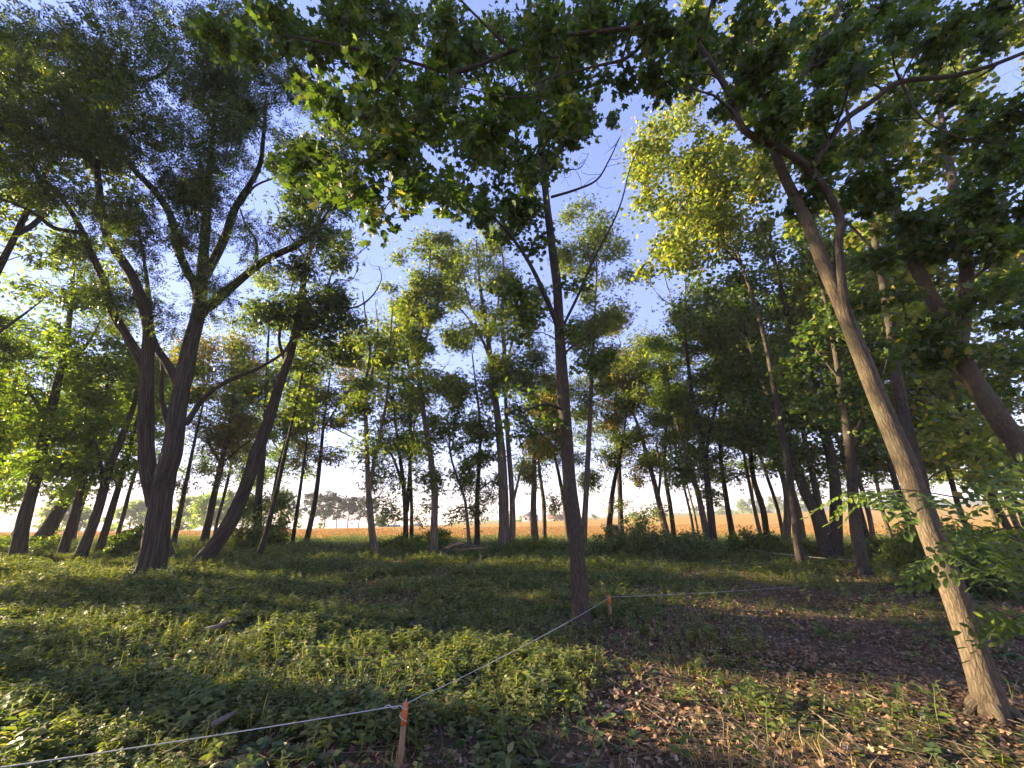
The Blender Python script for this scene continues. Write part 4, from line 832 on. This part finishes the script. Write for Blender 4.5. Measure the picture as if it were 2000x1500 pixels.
def plant_template(nl, h, leaf, tall=False, seed=0):
    rs = np.random.RandomState(seed); lv, lf = leaf; parts = []
    sv = np.array([(-.004, 0, 0), (.004, 0, 0), (.003, .02, h), (-.003, .02, h)]); parts.append((sv, np.array([[0, 1, 2], [0, 2, 3]])))
    for i in range(nl):
        f = (.35 + .65 * i / max(nl - 1, 1)); a = i * 2.4 + rs.rand(); el = rs.uniform(-.15, .35)
        ax = np.array([[math.cos(a), math.sin(a), el]]); R = frames(ax, np.array([[-.3 * math.cos(a), -.3 * math.sin(a), 1.0]]) + rs.randn(1, 3) * .15)
        V, F = scatter(lv, lf, np.array([[0, .02 * f, h * f]]), R, np.array([(.95 - .35 * f + .1 * rs.rand()) * (.082 if len(lv) > 5 else .10)])); parts.append((V, F))
    return join(parts)
def scatter_group(coll):
    g = bpy.data.node_groups.new("scatter", 'GeometryNodeTree')
    g.interface.new_socket("Geometry", in_out='INPUT', socket_type='NodeSocketGeometry'); g.interface.new_socket("Geometry", in_out='OUTPUT', socket_type='NodeSocketGeometry')
    gi, go = g.nodes.new("NodeGroupInput"), g.nodes.new("NodeGroupOutput"); ip = g.nodes.new("GeometryNodeInstanceOnPoints"); ci = g.nodes.new("GeometryNodeCollectionInfo")
    ci.inputs[0].default_value = coll; ci.inputs[1].default_value = True; ci.inputs[2].default_value = True; ip.inputs["Pick Instance"].default_value = True
    def at(nm, tp):
        a = g.nodes.new("GeometryNodeInputNamedAttribute"); a.data_type = tp; a.inputs[0].default_value = nm; return a.outputs[0]
    g.links.new(gi.outputs[0], ip.inputs["Points"]); g.links.new(ci.outputs[0], ip.inputs["Instance"]); g.links.new(at("pick", 'INT'), ip.inputs["Instance Index"])
    er = g.nodes.new("FunctionNodeEulerToRotation"); g.links.new(at("turn", 'FLOAT_VECTOR'), er.inputs[0]); g.links.new(er.outputs[0], ip.inputs["Rotation"])
    g.links.new(at("grown", 'FLOAT'), ip.inputs["Scale"]); g.links.new(ip.outputs[0], go.inputs[0]); return g
def grow(name, label, cat, mat, tmpl, x, y, sc, tilt=.2, kind='stuff', zoff=0.0):
    """a carpet nobody could count: plants of a few shapes set on thousands of points"""
    n = len(x); coll = bpy.data.collections.new(name + "_shapes")
    for k, (tV, tF) in enumerate(tmpl): coll.objects.link(bpy.data.objects.new(name + "_shape", mesh_np(name + "_shape", tV, tF, mat)))
    me = bpy.data.meshes.new(name); me.vertices.add(n); me.vertices.foreach_set("co", np.stack([x, y, T(x, y) + zoff], -1).astype(np.float32).ravel())
    def put(nm, tp, arr, key='value'):
        a = me.attributes.new(nm, tp, 'POINT'); a.data.foreach_set(key, np.ascontiguousarray(arr).ravel())
    put("pick", 'INT', RNG.integers(0, len(tmpl), n).astype(np.int32)); put("grown", 'FLOAT', sc.astype(np.float32))
    put("turn", 'FLOAT_VECTOR', np.stack([RNG.normal(size=n) * tilt, RNG.normal(size=n) * tilt, RNG.random(n) * 6.283], -1).astype(np.float32), 'vector')
    me.update(); o = obj(name, me, label=label, cat=cat, kind=kind)
    md = o.modifiers.new("scatter", 'NODES'); md.node_group = scatter_group(coll); return o
ov, qd = ovate_leaf(), kite_leaf()
# near herbs: broad leaved weeds, darker creeping ivy, clumps of taller narrow leaved nettles
def pick(x, y, p): k = RNG.random(len(x)) < p; return x[k], y[k]
def round_leaf():
    V = np.array([(0, 0, 0), (.34, -.06, .05), (.52, .34, .05), (.34, .72, 0), (0, .92, -.08), (-.34, .72, 0), (-.52, .34, .05), (-.34, -.06, .05), (0, .34, -.03)])
    return V, np.array([[k, (k + 1) % 8, 8] for k in range(8)])
def narrow(tpl):
    V = tpl[0].copy(); V[:, 0] *= .62; return V, tpl[1]
x, y = sample(56000, 1.5, 8.5); x, y = pick(x, y, green(x, y) ** 1.2 * np.clip(vn(x, y, .28, 1) * 1.5 - .25, .04, 1))
grow("ground_herbs", "low broad leaved green weeds left of the string", "weeds", MAT['herb'], [plant_template(n_, h_, ov, seed=i) for i, (n_, h_) in enumerate([(6, .06), (8, .09), (9, .12), (7, .08), (10, .17)])], x, y, (.6 + .7 * vn(x, y, .5, 2)) * RNG.uniform(.7, 1.25, len(x)), .25)
x, y = sample(26000, 1.5, 9); x, y = pick(x, y, green(x, y) * np.clip(1.15 - vn(x, y, .28, 1) * 1.5, .05, 1))
grow("ground_ivy", "dark creeping round leaved plants between the weeds", "weeds", MAT['ivy'], [plant_template(n_, h_, round_leaf(), seed=40 + i) for i, (n_, h_) in enumerate([(5, .03), (6, .05), (7, .07)])], x, y, RNG.uniform(.45, .95, len(x)), .3)
x, y = sample(9000, 1.8, 13); x, y = pick(x, y, green(x, y) * np.clip(vn(x, y, .22, 3) * 2.6 - 1.35, 0, 1))
grow("nettles", "clumps of taller narrow leaved weeds among the low ones", "weeds", MAT['herb'], [plant_template(n_, h_, narrow(ov), seed=45 + i) for i, (n_, h_) in enumerate([(10, .24), (12, .32), (9, .18)])], x, y, RNG.uniform(.6, 1.05, len(x)), .18)
# middle and far herbs
x, y = sample(60000, 8.5, 20, 1.40); x, y = pick(x, y, green(x, y) * np.clip(vn(x, y, .16, 4) * 1.7 - .2, .08, 1))
grow("ground_herbs", "green weeds carpeting the wood floor round the middle trunks", "weeds", MAT['herb'], [plant_template(n_, h_, qd, seed=20 + i) for i, (n_, h_) in enumerate([(6, .08), (7, .12), (8, .2)])], x, y, (.6 + .9 * vn(x, y, .3, 5)) * RNG.uniform(.8, 1.4, len(x)), .2)
x, y = sample(40000, 20, 37, 1.40); x, y = pick(x, y, np.clip(vn(x, y, .1, 6) * 1.7 - .15, .1, 1))
grow("ground_herbs", "distant weeds at the edge of the field", "weeds", MAT['herb'], [plant_template(6, h_, qd, seed=30 + i) for i, h_ in enumerate([.12, .18, .26])], x, y, RNG.uniform(1.1, 2.0, len(x)), .2)
# grass
def blade(h, bend, w=.006):
    return np.array([(-w, 0, 0), (w, 0, 0), (w * .8, bend * .3, h * .6), (-w * .8, bend * .3, h * .6), (0, bend, h)]), np.array([[0, 1, 2], [0, 2, 3], [3, 2, 4]])
def tuft(n, h, seed, w=.005):
    rs = np.random.RandomState(seed); parts = []
    for i in range(n):
        V, F = blade(h * rs.uniform(.5, 1.1), h * rs.uniform(.2, .7), w); a = rs.rand() * 6.28; c, s = math.cos(a), math.sin(a)
        parts.append((V @ np.array([[c, s, 0], [-s, c, 0], [0, 0, 1]]) + np.array([rs.randn() * .03, rs.randn() * .03, 0]), F))
    return join(parts)
x, y = sample(7000, 1.4, 14); k = RNG.random(len(x)) < np.clip(vn(x, y, .35, 8) * 2.2 - 1.0, .03, 1) * np.clip(green(x, y) + .25, 0, 1); x, y = x[k], y[k]
grow("grass", "thin green and yellow grass blades among the weeds", "grass", MAT['grass'], [tuft(5, h_, 50 + i, .0028) for i, h_ in enumerate([.08, .13, .18])], x, y, RNG.uniform(.7, 1.4, len(x)), .25)
x, y = sample(12000, 13, 38, 1.4); k = RNG.random(len(x)) < np.clip(vn(x, y, .12, 9) * 2 - .7, .06, 1); x, y = x[k], y[k]
grow("grass", "pale grass between the distant trunks", "grass", MAT['grass'], [tuft(6, h_, 60 + i, .008) for i, h_ in enumerate([.18, .25, .36])], x, y, RNG.uniform(.7, 1.3, len(x)), .25)
# stubble stalks on the field's near strip
x, y = sample(34000, 36.2, 75, 1.35); y = 36.2 + np.round((y - 36.2) / .45) * .45 + RNG.normal(size=len(y)) * .06
grow("stubble", "short golden stubble standing on the field's near strip", "stubble", MAT['stubble'], [tuft(7, h_, 110 + i, .012) for i, h_ in enumerate([.12, .17, .22])], x, y, RNG.uniform(.8, 1.5, len(x)), .2, zoff=.10)
# twigs lying about
def twig_shape(seed):
    rs = np.random.RandomState(seed); L = .12 + .22 * rs.rand(); V, F = twig_batch(np.array([[-L, 0, .012], [0, .01, .014]]), np.array([[-L * .3, .03 * rs.randn(), .02], [.05, .06, .02]]), np.array([[L, .02, .012], [.07, .12 * rs.rand() + .04, .012]]), np.array([.0045, .003]), np.array([.002, .001]), 4, 3)
    return V, np.concatenate([F[:, [0, 1, 2]], F[:, [0, 2, 3]]])
x, y = sample(5200, 1.4, 12); x, y = pick(x, y, np.clip(1.2 - green(x, y), .2, 1))
grow("fallen_twigs", "small dead twigs strewn over the wood floor", "twigs", MAT['deadwood'], [twig_shape(i) for i in range(6)], x, y, RNG.uniform(.5, 1.3, len(x)), .12, zoff=.012)
# dry straw patches right of the string
sp = [G(1290, 1225), G(1400, 1150), G(1340, 1270), G(1620, 1120), G(1500, 1110), G(1060, 1290), G(1450, 1200), G(1550, 1480), G(1420, 1500), G(1250, 1270)]
cx = np.concatenate([RNG.normal(q[0], .35 + .03 * q[1], 30) for q in sp]); cyy = np.concatenate([RNG.normal(q[1], .25 + .05 * q[1], 30) for q in sp])
grow("dry_grass", "straw coloured dry grass tufts right of the string", "grass", MAT['straw'], [tuft(6, h_, 70 + i, .003) for i, h_ in enumerate([.07, .11, .15])], cx, cyy, RNG.uniform(.6, 1.3, len(cx)), .35)
x = RNG.uniform(.6, 2.6, 700); y = 2.15 + .30 * (x - .6) + RNG.normal(size=700) * .16
grow("grass", "bright green grass strip along the bottom right edge", "grass", MAT['herb'], [tuft(7, h_, 90 + i, .004) for i, h_ in enumerate([.07, .11, .15])] + [plant_template(6, .08, ov, seed=95)], x, y, RNG.uniform(.6, 1.1, 700), .25)
# dead leaves
def dead(seed):
    rs = np.random.RandomState(seed); V, F = maple_leaf(1) if seed % 3 == 1 else ovate_leaf()
    V = V.copy(); V[:, 2] += .35 * (V[:, 0] * math.cos(seed) + (V[:, 1] - .4) * math.sin(seed)) ** 2 * 2 + rs.randn(len(V)) * .05; return V, F
DT = [dead(i) for i in range(6)]
x, y = sample(210000, 1.35, 15); g_ = green(x, y); k = RNG.random(len(x)) < np.clip(1.15 - g_ * .75, .25, 1); x, y = x[k], y[k]
grow("leaf_litter", "brown dead leaves strewn over the bare wood floor", "leaves", MAT['litter'], DT, x, y, RNG.uniform(.026, .066, len(x)), .45, zoff=.006)
# near dead leaves that lie singly
mm = [mesh_np("fallen_leaf", V * .001 * 1000, F, MAT['litter']) for V, F in DT]
for i in range(140):
    yy = RNG.uniform(1.9, 6.0); xx = RNG.uniform(-.1, .95) * yy * 1.1 + RNG.normal() * .2
    if green(xx, yy) > .5: continue
    o = bpy.data.objects.new("fallen_leaf", mm[i % 6]); COL.objects.link(o); s = RNG.uniform(.06, .095); o.scale = (s,) * 3
    o.location = (xx, yy, float(T(xx, yy)) + .022); o.rotation_euler = (RNG.normal() * .3, RNG.normal() * .3, RNG.random() * 6.28)
    prop(o, "pale curled dead leaf lying on the bare ground right of the string", "leaf", "dead leaves lying on top of the litter")

# single taller weeds one can pick out
WD = [("sunlit upright weed with folded leaves at the left, leftmost of two", 110, 1280, .42), ("sunlit upright weed with a leaning tip at the left, rightmost of two", 175, 1285, .45), ("straw coloured bent weed under the left slanting trunks", 40, 1190, .40),
      ("small yellow green weed at the bottom right of centre", 1330, 1500, .26), ("bright weed in the sunny patch along the bottom edge", 1470, 1500, .24), ("tall weed before the litter near the bottom right", 1500, 1450, .30), ("broad leaved weed right of the near stake's foot", 980, 1480, .24),
      ("dark ivy like plant left of the near stake's foot", 700, 1490, .26), ("pale broad leaved weed halfway along the near string", 745, 1290, .28), ("leafy weed at the foot of the sunlit leaning trunk", 1840, 1440, .34), ("weed standing alone between stake and upright maple", 1040, 1230, .32), ("thin weed lit in the litter right of the far stake", 1290, 1240, .3)]
for i, (lb, px, py, h) in enumerate(WD):
    b = G(px, py); b[2] = float(T(b[0], b[1])); e = empty("weed", tuple(b)); prop(e, lb, "weed", "single weeds standing out of the floor"); rs2 = np.random.RandomState(i)
    obj("stem", tube_mesh("stem", MAT['herbstem'] if 'herbstem' in MAT else MAT.setdefault('herbstem', plain("weed_stem", (.10, .13, .04), .7)), [(0, 0, -.03), (.02, .01, h * .5), (.05 * (1 if i % 2 else -1), 0, h)], .005, .002, sides=5), e)
    lm = mesh_np("leaf", *ov, MAT['sapling'])
    for j in range(9):
        f = .3 + .7 * j / 8; a = j * 2.4; ax = np.array([[math.cos(a), math.sin(a), .25]]); R = frames(ax, np.array([[0, 0, 1.0]]) + rs2.randn(1, 3) * .25)[0]
        l = bpy.data.objects.new("leaf", lm); COL.objects.link(l); l.parent = e; q = .11 * (1.2 - .6 * f)
        l.matrix_local = Matrix.LocRotScale(Vector((.04 * f * (1 if i % 2 else -1), 0, h * f)), Matrix(R.tolist()).to_quaternion(), Vector((q, q, q)))

# ------------------------------------------------------------------ sticks and the wood heap
def stick(name, label, pts, r, mat='deadwood', cat='stick', group=None):
    w = []
    for (px, py, h) in pts: q = G(px, py, h); q[2] = float(T(q[0], q[1])) + h; w.append(q)
    w = np.array(w); b = w[0].copy()
    return obj(name, tube_mesh(name, MAT[mat], w - b, r, r * .6, sides=8, per=4, rough=.08, seed=len(label)), label=label, cat=cat, group=group), b
def place(t): t[0].location = tuple(t[1])
place(stick("fallen_branch", "short weathered log lying in the weeds left of the middle", [(402, 1228, .09), (430, 1222, .12), (460, 1213, .10)], .032, cat='branch'))
place(stick("fallen_branch", "broken piece of branch just above the near string on the left", [(412, 1428, .10), (440, 1415, .13), (463, 1405, .12)], .022, cat='branch'))
place(stick("fallen_stick", "thin pale stick on the litter below the leaning trunk, left one", [(1578, 1370, .03), (1608, 1392, .05), (1635, 1412, .03)], .008))
place(stick("fallen_stick", "thin pale stick on the litter below the leaning trunk, upper one", [(1690, 1355, .04), (1715, 1365, .06), (1740, 1373, .04)], .008))
place(stick("fallen_stick", "thin stick stuck upright in the litter right of the far stake", [(1515, 1270, .02), (1513, 1250, .12), (1510, 1232, .22)], .004))
place(stick("fallen_stick", "twig lying across the litter in front of the upright maple", [(1180, 1318, .02), (1200, 1330, .03), (1215, 1342, .02)], .007))
place(stick("fallen_stick", "bent twig on the litter near the bottom edge", [(1600, 1420, .03), (1625, 1445, .05), (1640, 1465, .03)], .006))
hp = [((870, 1062, .18), (905, 1050, .42), .075), ((878, 1068, .12), (915, 1060, .3), .07), ((885, 1058, .3), (930, 1066, .25), .06), ((900, 1070, .12), (950, 1062, .2), .05), ((865, 1070, .1), (890, 1056, .5), .055), ((915, 1066, .2), (972, 1068, .12), .035), ((890, 1072, .1), (940, 1072, .14), .05)]
for i, (a, b_, r) in enumerate(hp):
    d = 22 + .25 * (i % 3); A = P(a[0], a[1], d); B = P(b_[0], b_[1], d + .5); z = float(T(A[0], A[1])); A[2] = z + a[2]; B[2] = z + b_[2]
    ax = B - A
    e = empty("cut_log", tuple(A)); prop(e, ["thick cut log pointing up at the left of the wood heap", "pale cut log leaning in the middle of the wood heap", "dark log lying across the top of the wood heap", "thin log at the foot of the wood heap", "steep split log at the back of the wood heap", "long thin branch sticking out right of the wood heap", "bark covered log under the wood heap"][i], "log", "logs of the wood heap")
    obj("log", tube_mesh("log", MAT['deadwood'] if i % 3 else MAT['cutwood'], [ax * 0, ax * .5 + np.array([0, 0, .02]), ax], r, r * .8, sides=9, rough=.08, seed=i), e)
    u = unit(ax); ang = np.linspace(0, 6.283, 10, endpoint=False); s1 = unit(np.cross(u, [0, 0, 1.0])); s2 = np.cross(u, s1)
    V = np.vstack([[ax + u * (r * .8 + .004)], [ax + u * (r * .8 + .002) + r * .78 * (math.cos(q) * s1 + math.sin(q) * s2) for q in ang]]); F = np.array([[0, j + 1, (j + 1) % 10 + 1] for j in range(10)])
    obj("cut_end", mesh_np("cut_end", V, F, MAT['cutwood']), e)

# ------------------------------------------------------------------ stakes and strings
m, t, out = M("stake_wood")
tc = N(t, "ShaderNodeTexCoord"); f = noise(t, mapping(t, tc.outputs["Object"], (60, 60, 5)), 1.0, 5, .6)
c = ramp(t, f, [(.25, (.15, .080, .038)), (.75, (.30, .18, .095))])
p = N(t, "ShaderNodeBsdfPrincipled"); p.inputs["Roughness"].default_value = .8; t.links.new(c, p.inputs["Base Color"]); t.links.new(p.outputs[0], out.inputs[0])
MAT['stake'] = m
MAT['paint'] = plain("orange_marking_paint", (.62, .13, .03), .6, c2=(.50, .16, .06), scale=30)
MAT['string'] = plain("white_string", (.50, .50, .44), .8, c2=(.34, .33, .28), scale=60)
def box_mesh(name, sx, sy, z0, z1, mat, bev=.004, jag=0):
    V = []; 
    for z, k in ((z0, 1), (z1 - bev, 1), (z1, .82)):
        for sxx, syy in ((-1, -1), (1, -1), (1, 1), (-1, 1)): V.append((sxx * sx * k, syy * sy * k, z + (jag * sxx if z > z0 else 0)))
    F = []
    for l in (0, 4):
        for j in range(4): F.append((l + j, l + (j + 1) % 4, l + 4 + (j + 1) % 4, l + 4 + j))
    F += [(8, 9, 10, 11), (3, 2, 1, 0)]
    return mesh_np(name, np.array(V), np.array(F), mat)
def stake(label, xy, top, w, rz, painted, lean):
    z = float(T(xy[0], xy[1])); e = empty("wooden_stake", (xy[0], xy[1], z)); e.rotation_euler = (lean[0], lean[1], rz); prop(e, label, "stake", "stakes holding the string")
    h = top - z
    obj("shaft", box_mesh("shaft", w, w * .7, -.2, h - painted, MAT['stake'], jag=0), e)
    obj("painted_top", box_mesh("painted_top", w * 1.03, w * .73, h - painted, h, MAT['paint'], jag=.003), e)
    return e
stake("wooden stake with worn orange face and knotted string, nearest at the bottom", NEAR_ST, SA[2], .019, .25, .13, (0, .02))
stake("small stake with bright orange top right of the upright maple's foot", FAR_ST, P(1192, 1163, FAR_ST[1])[2], .026, .1, .13, (0, 0))
topA = np.array([NEAR_ST[0], NEAR_ST[1], SA[2] - .012]); topB = P(1192, 1166, FAR_ST[1]); tY = P(1690, 1130, 13.0)
def sag(a, b, s, n=14):
    f = np.linspace(0, 1, n)[:, None]; q = a + (b - a) * f; q[:, 2] -= (s * 4 * f * (1 - f))[:, 0]; return q
off = G(-260, 1545, .36); off = P(-200, 1527, 2.75)
L1 = sag(off, topA + np.array([-.03, -.016, 0]), .01); L2 = sag(topA + np.array([.02, .02, 0]), topB, .035); L3 = sag(topB, tY + np.array([-.2, -.1, 0]), .06)
loop = [topA + .024 * np.array([math.cos(a), math.sin(a) * .8, .25 * math.sin(a * .5)]) + np.array([0, 0, -.006 * k_]) for k_, a in enumerate(np.linspace(-2.6, 6.6, 18))]
pts = np.vstack([L1, loop, L2, L3]); b0 = pts[0].copy()
st = obj("string_line", tube_mesh("string_line", MAT['string'], pts - b0, .0030, .0030, sides=6, per=2), label="white string from the left past both stakes to the straight maple trunk", cat="string"); st.location = tuple(b0)
kn = [topA + np.array(q) for q in [(-.13, -.03, -.004), (-.10, -.035, .010), (-.06, -.03, -.012), (-.03, -.026, .004), (.0, -.024, -.01), (.012, -.022, .018), (.02, -.02, .045)]]
obj("knot", tube_mesh("knot", MAT['string'], np.array(kn) - b0, .0036, .0024, sides=6, per=4), st)
q0 = P(1690, 1096, 13.05); q1 = P(1455, 1072, 17.5); pts = np.vstack([sag(q0, q1, .05)]); b0 = pts[0].copy()
obj("string_line", tube_mesh("string_line", MAT['string'], pts - b0, .0034, .0034, sides=5, per=2), label="second thin white string running back left from the straight maple trunk", cat="string").location = tuple(b0)

# ------------------------------------------------------------------ far houses and poles
MAT['wall_white'] = plain("rendered_wall", (.36, .33, .30), .9, c2=(.30, .28, .25), scale=2)
MAT['roof_red'] = plain("red_tiles", (.22, .095, .07), .8, c2=(.17, .08, .06), scale=3)
MAT['roof_blue'] = plain("dark_roof", (.10, .11, .14), .7, c2=(.07, .08, .11), scale=3)
MAT['window'] = plain("window_glass", (.05, .06, .08), .2)
MAT['pole'] = plain("grey_pole", (.30, .30, .31), .7, c2=(.24, .24, .26), scale=3)
def house(label, px, py_base, d, w_px, wall_px, roof_px, roof, gable=False):
    c = P(px, py_base, d); w = w_px * MPP(d) * .5; h = wall_px * MPP(d); rh = roof_px * MPP(d); dp = w * .7
    e = empty("house", tuple(c)); prop(e, label, "house", "houses beyond the field")
    V = np.array([(sx * w, sy * dp, z) for z in (-4, h) for sx, sy in ((-1, -1), (1, -1), (1, 1), (-1, 1))]); F = np.array([(0, 1, 5, 4), (1, 2, 6, 5), (2, 3, 7, 6), (3, 0, 4, 7), (4, 5, 6, 7)])
    obj("wall", mesh_np("wall", V, F, MAT['wall_white']), e)
    o = .4
    V = np.array([(-w - o, -dp - o, h - .1), (w + o, -dp - o, h - .1), (w + o, dp + o, h - .1), (-w - o, dp + o, h - .1), (-w - o * .5, 0, h + rh), (w + o * .5, 0, h + rh)])
    if gable: V = V[:, [1, 0, 2]] * np.array([w / dp, dp / w, 1])
    F = [(0, 1, 5, 4), (2, 3, 4, 5), (1, 2, 5, 5), (3, 0, 4, 4), (3, 2, 1, 0)]
    rf = obj("roof", mesh_quadtri("roof", V, np.array(F), MAT[roof], None, False), e)
    obj("chimney", box_mesh("chimney", .35, .35, h + rh * .4, h + rh + .8, MAT['wall_white']), rf).location = (w * .3, 0.3, 0)
    for k in (-.5, 0, .5):
        V = np.array([(k * w * 1.2 - .5, -dp - .02, h * .45), (k * w * 1.2 + .5, -dp - .02, h * .45), (k * w * 1.2 + .5, -dp - .02, h * .8), (k * w * 1.2 - .5, -dp - .02, h * .8)])
        obj("window", mesh_np("window", V, np.array([(0, 1, 2, 3)]), MAT['window']), e)
house("low house with dark blue roof on the skyline right of the far wood", 764, 1036, 175, 30, 4, 6, 'roof_blue')
house("small dark roofed house beside the bundle of slender stems", 815, 1033, 185, 18, 4, 5, 'roof_blue')
house("white house on the skyline right of the fluted double trunk", 1036, 1022, 180, 30, 13, 9, 'roof_blue', True)
house("long red roofed house on the skyline left of the near maple", 1094, 1021, 185, 44, 7, 8, 'roof_red')
def pole(label, px, py0, py1, d):
    a = P(px, py0, d); b = P(px, py1, d); h = b[2] - a[2]; e = empty("power_pole", tuple(a)); prop(e, label, "pole", "poles of the far power line")
    obj("mast", tube_mesh("mast", MAT['pole'], [(0, 0, -6), (0, 0, h * .5), (0, 0, h)], .32, .16, sides=6), e)
    for f, w in ((.82, 2.2), (.94, 1.5)): obj("cross_arm", box_mesh("cross_arm", w, .12, h * f, h * f + .25, MAT['pole']), e)
pole("pale power pole on the meadow slope by the bent locust", 1513, 992, 966, 330); pole("faint power pole on the skyline before the wood heap", 921, 1030, 990, 260); pole("faint power pole right of the upright locust", 1228, 1012, 976, 300)

# ------------------------------------------------------------------ air
m, t, out = M("haze_air")
pv = N(t, "ShaderNodeVolumePrincipled"); pv.inputs["Density"].default_value = .0006; pv.inputs["Color"].default_value = (.92, .94, 1, 1); pv.inputs["Anisotropy"].default_value = .0
t.links.new(pv.outputs[0], out.inputs["Volume"])
V = np.array([(x, y, z) for z in (-60, 45) for x, y in ((-1150, -420), (1150, -420), (1150, 1300), (-1150, 1300))], float)
F = np.array([(3, 2, 1, 0), (4, 5, 6, 7), (0, 1, 5, 4), (1, 2, 6, 5), (2, 3, 7, 6), (3, 0, 4, 7)])
obj("haze", mesh_np("haze", V, F, m), kind='stuff')
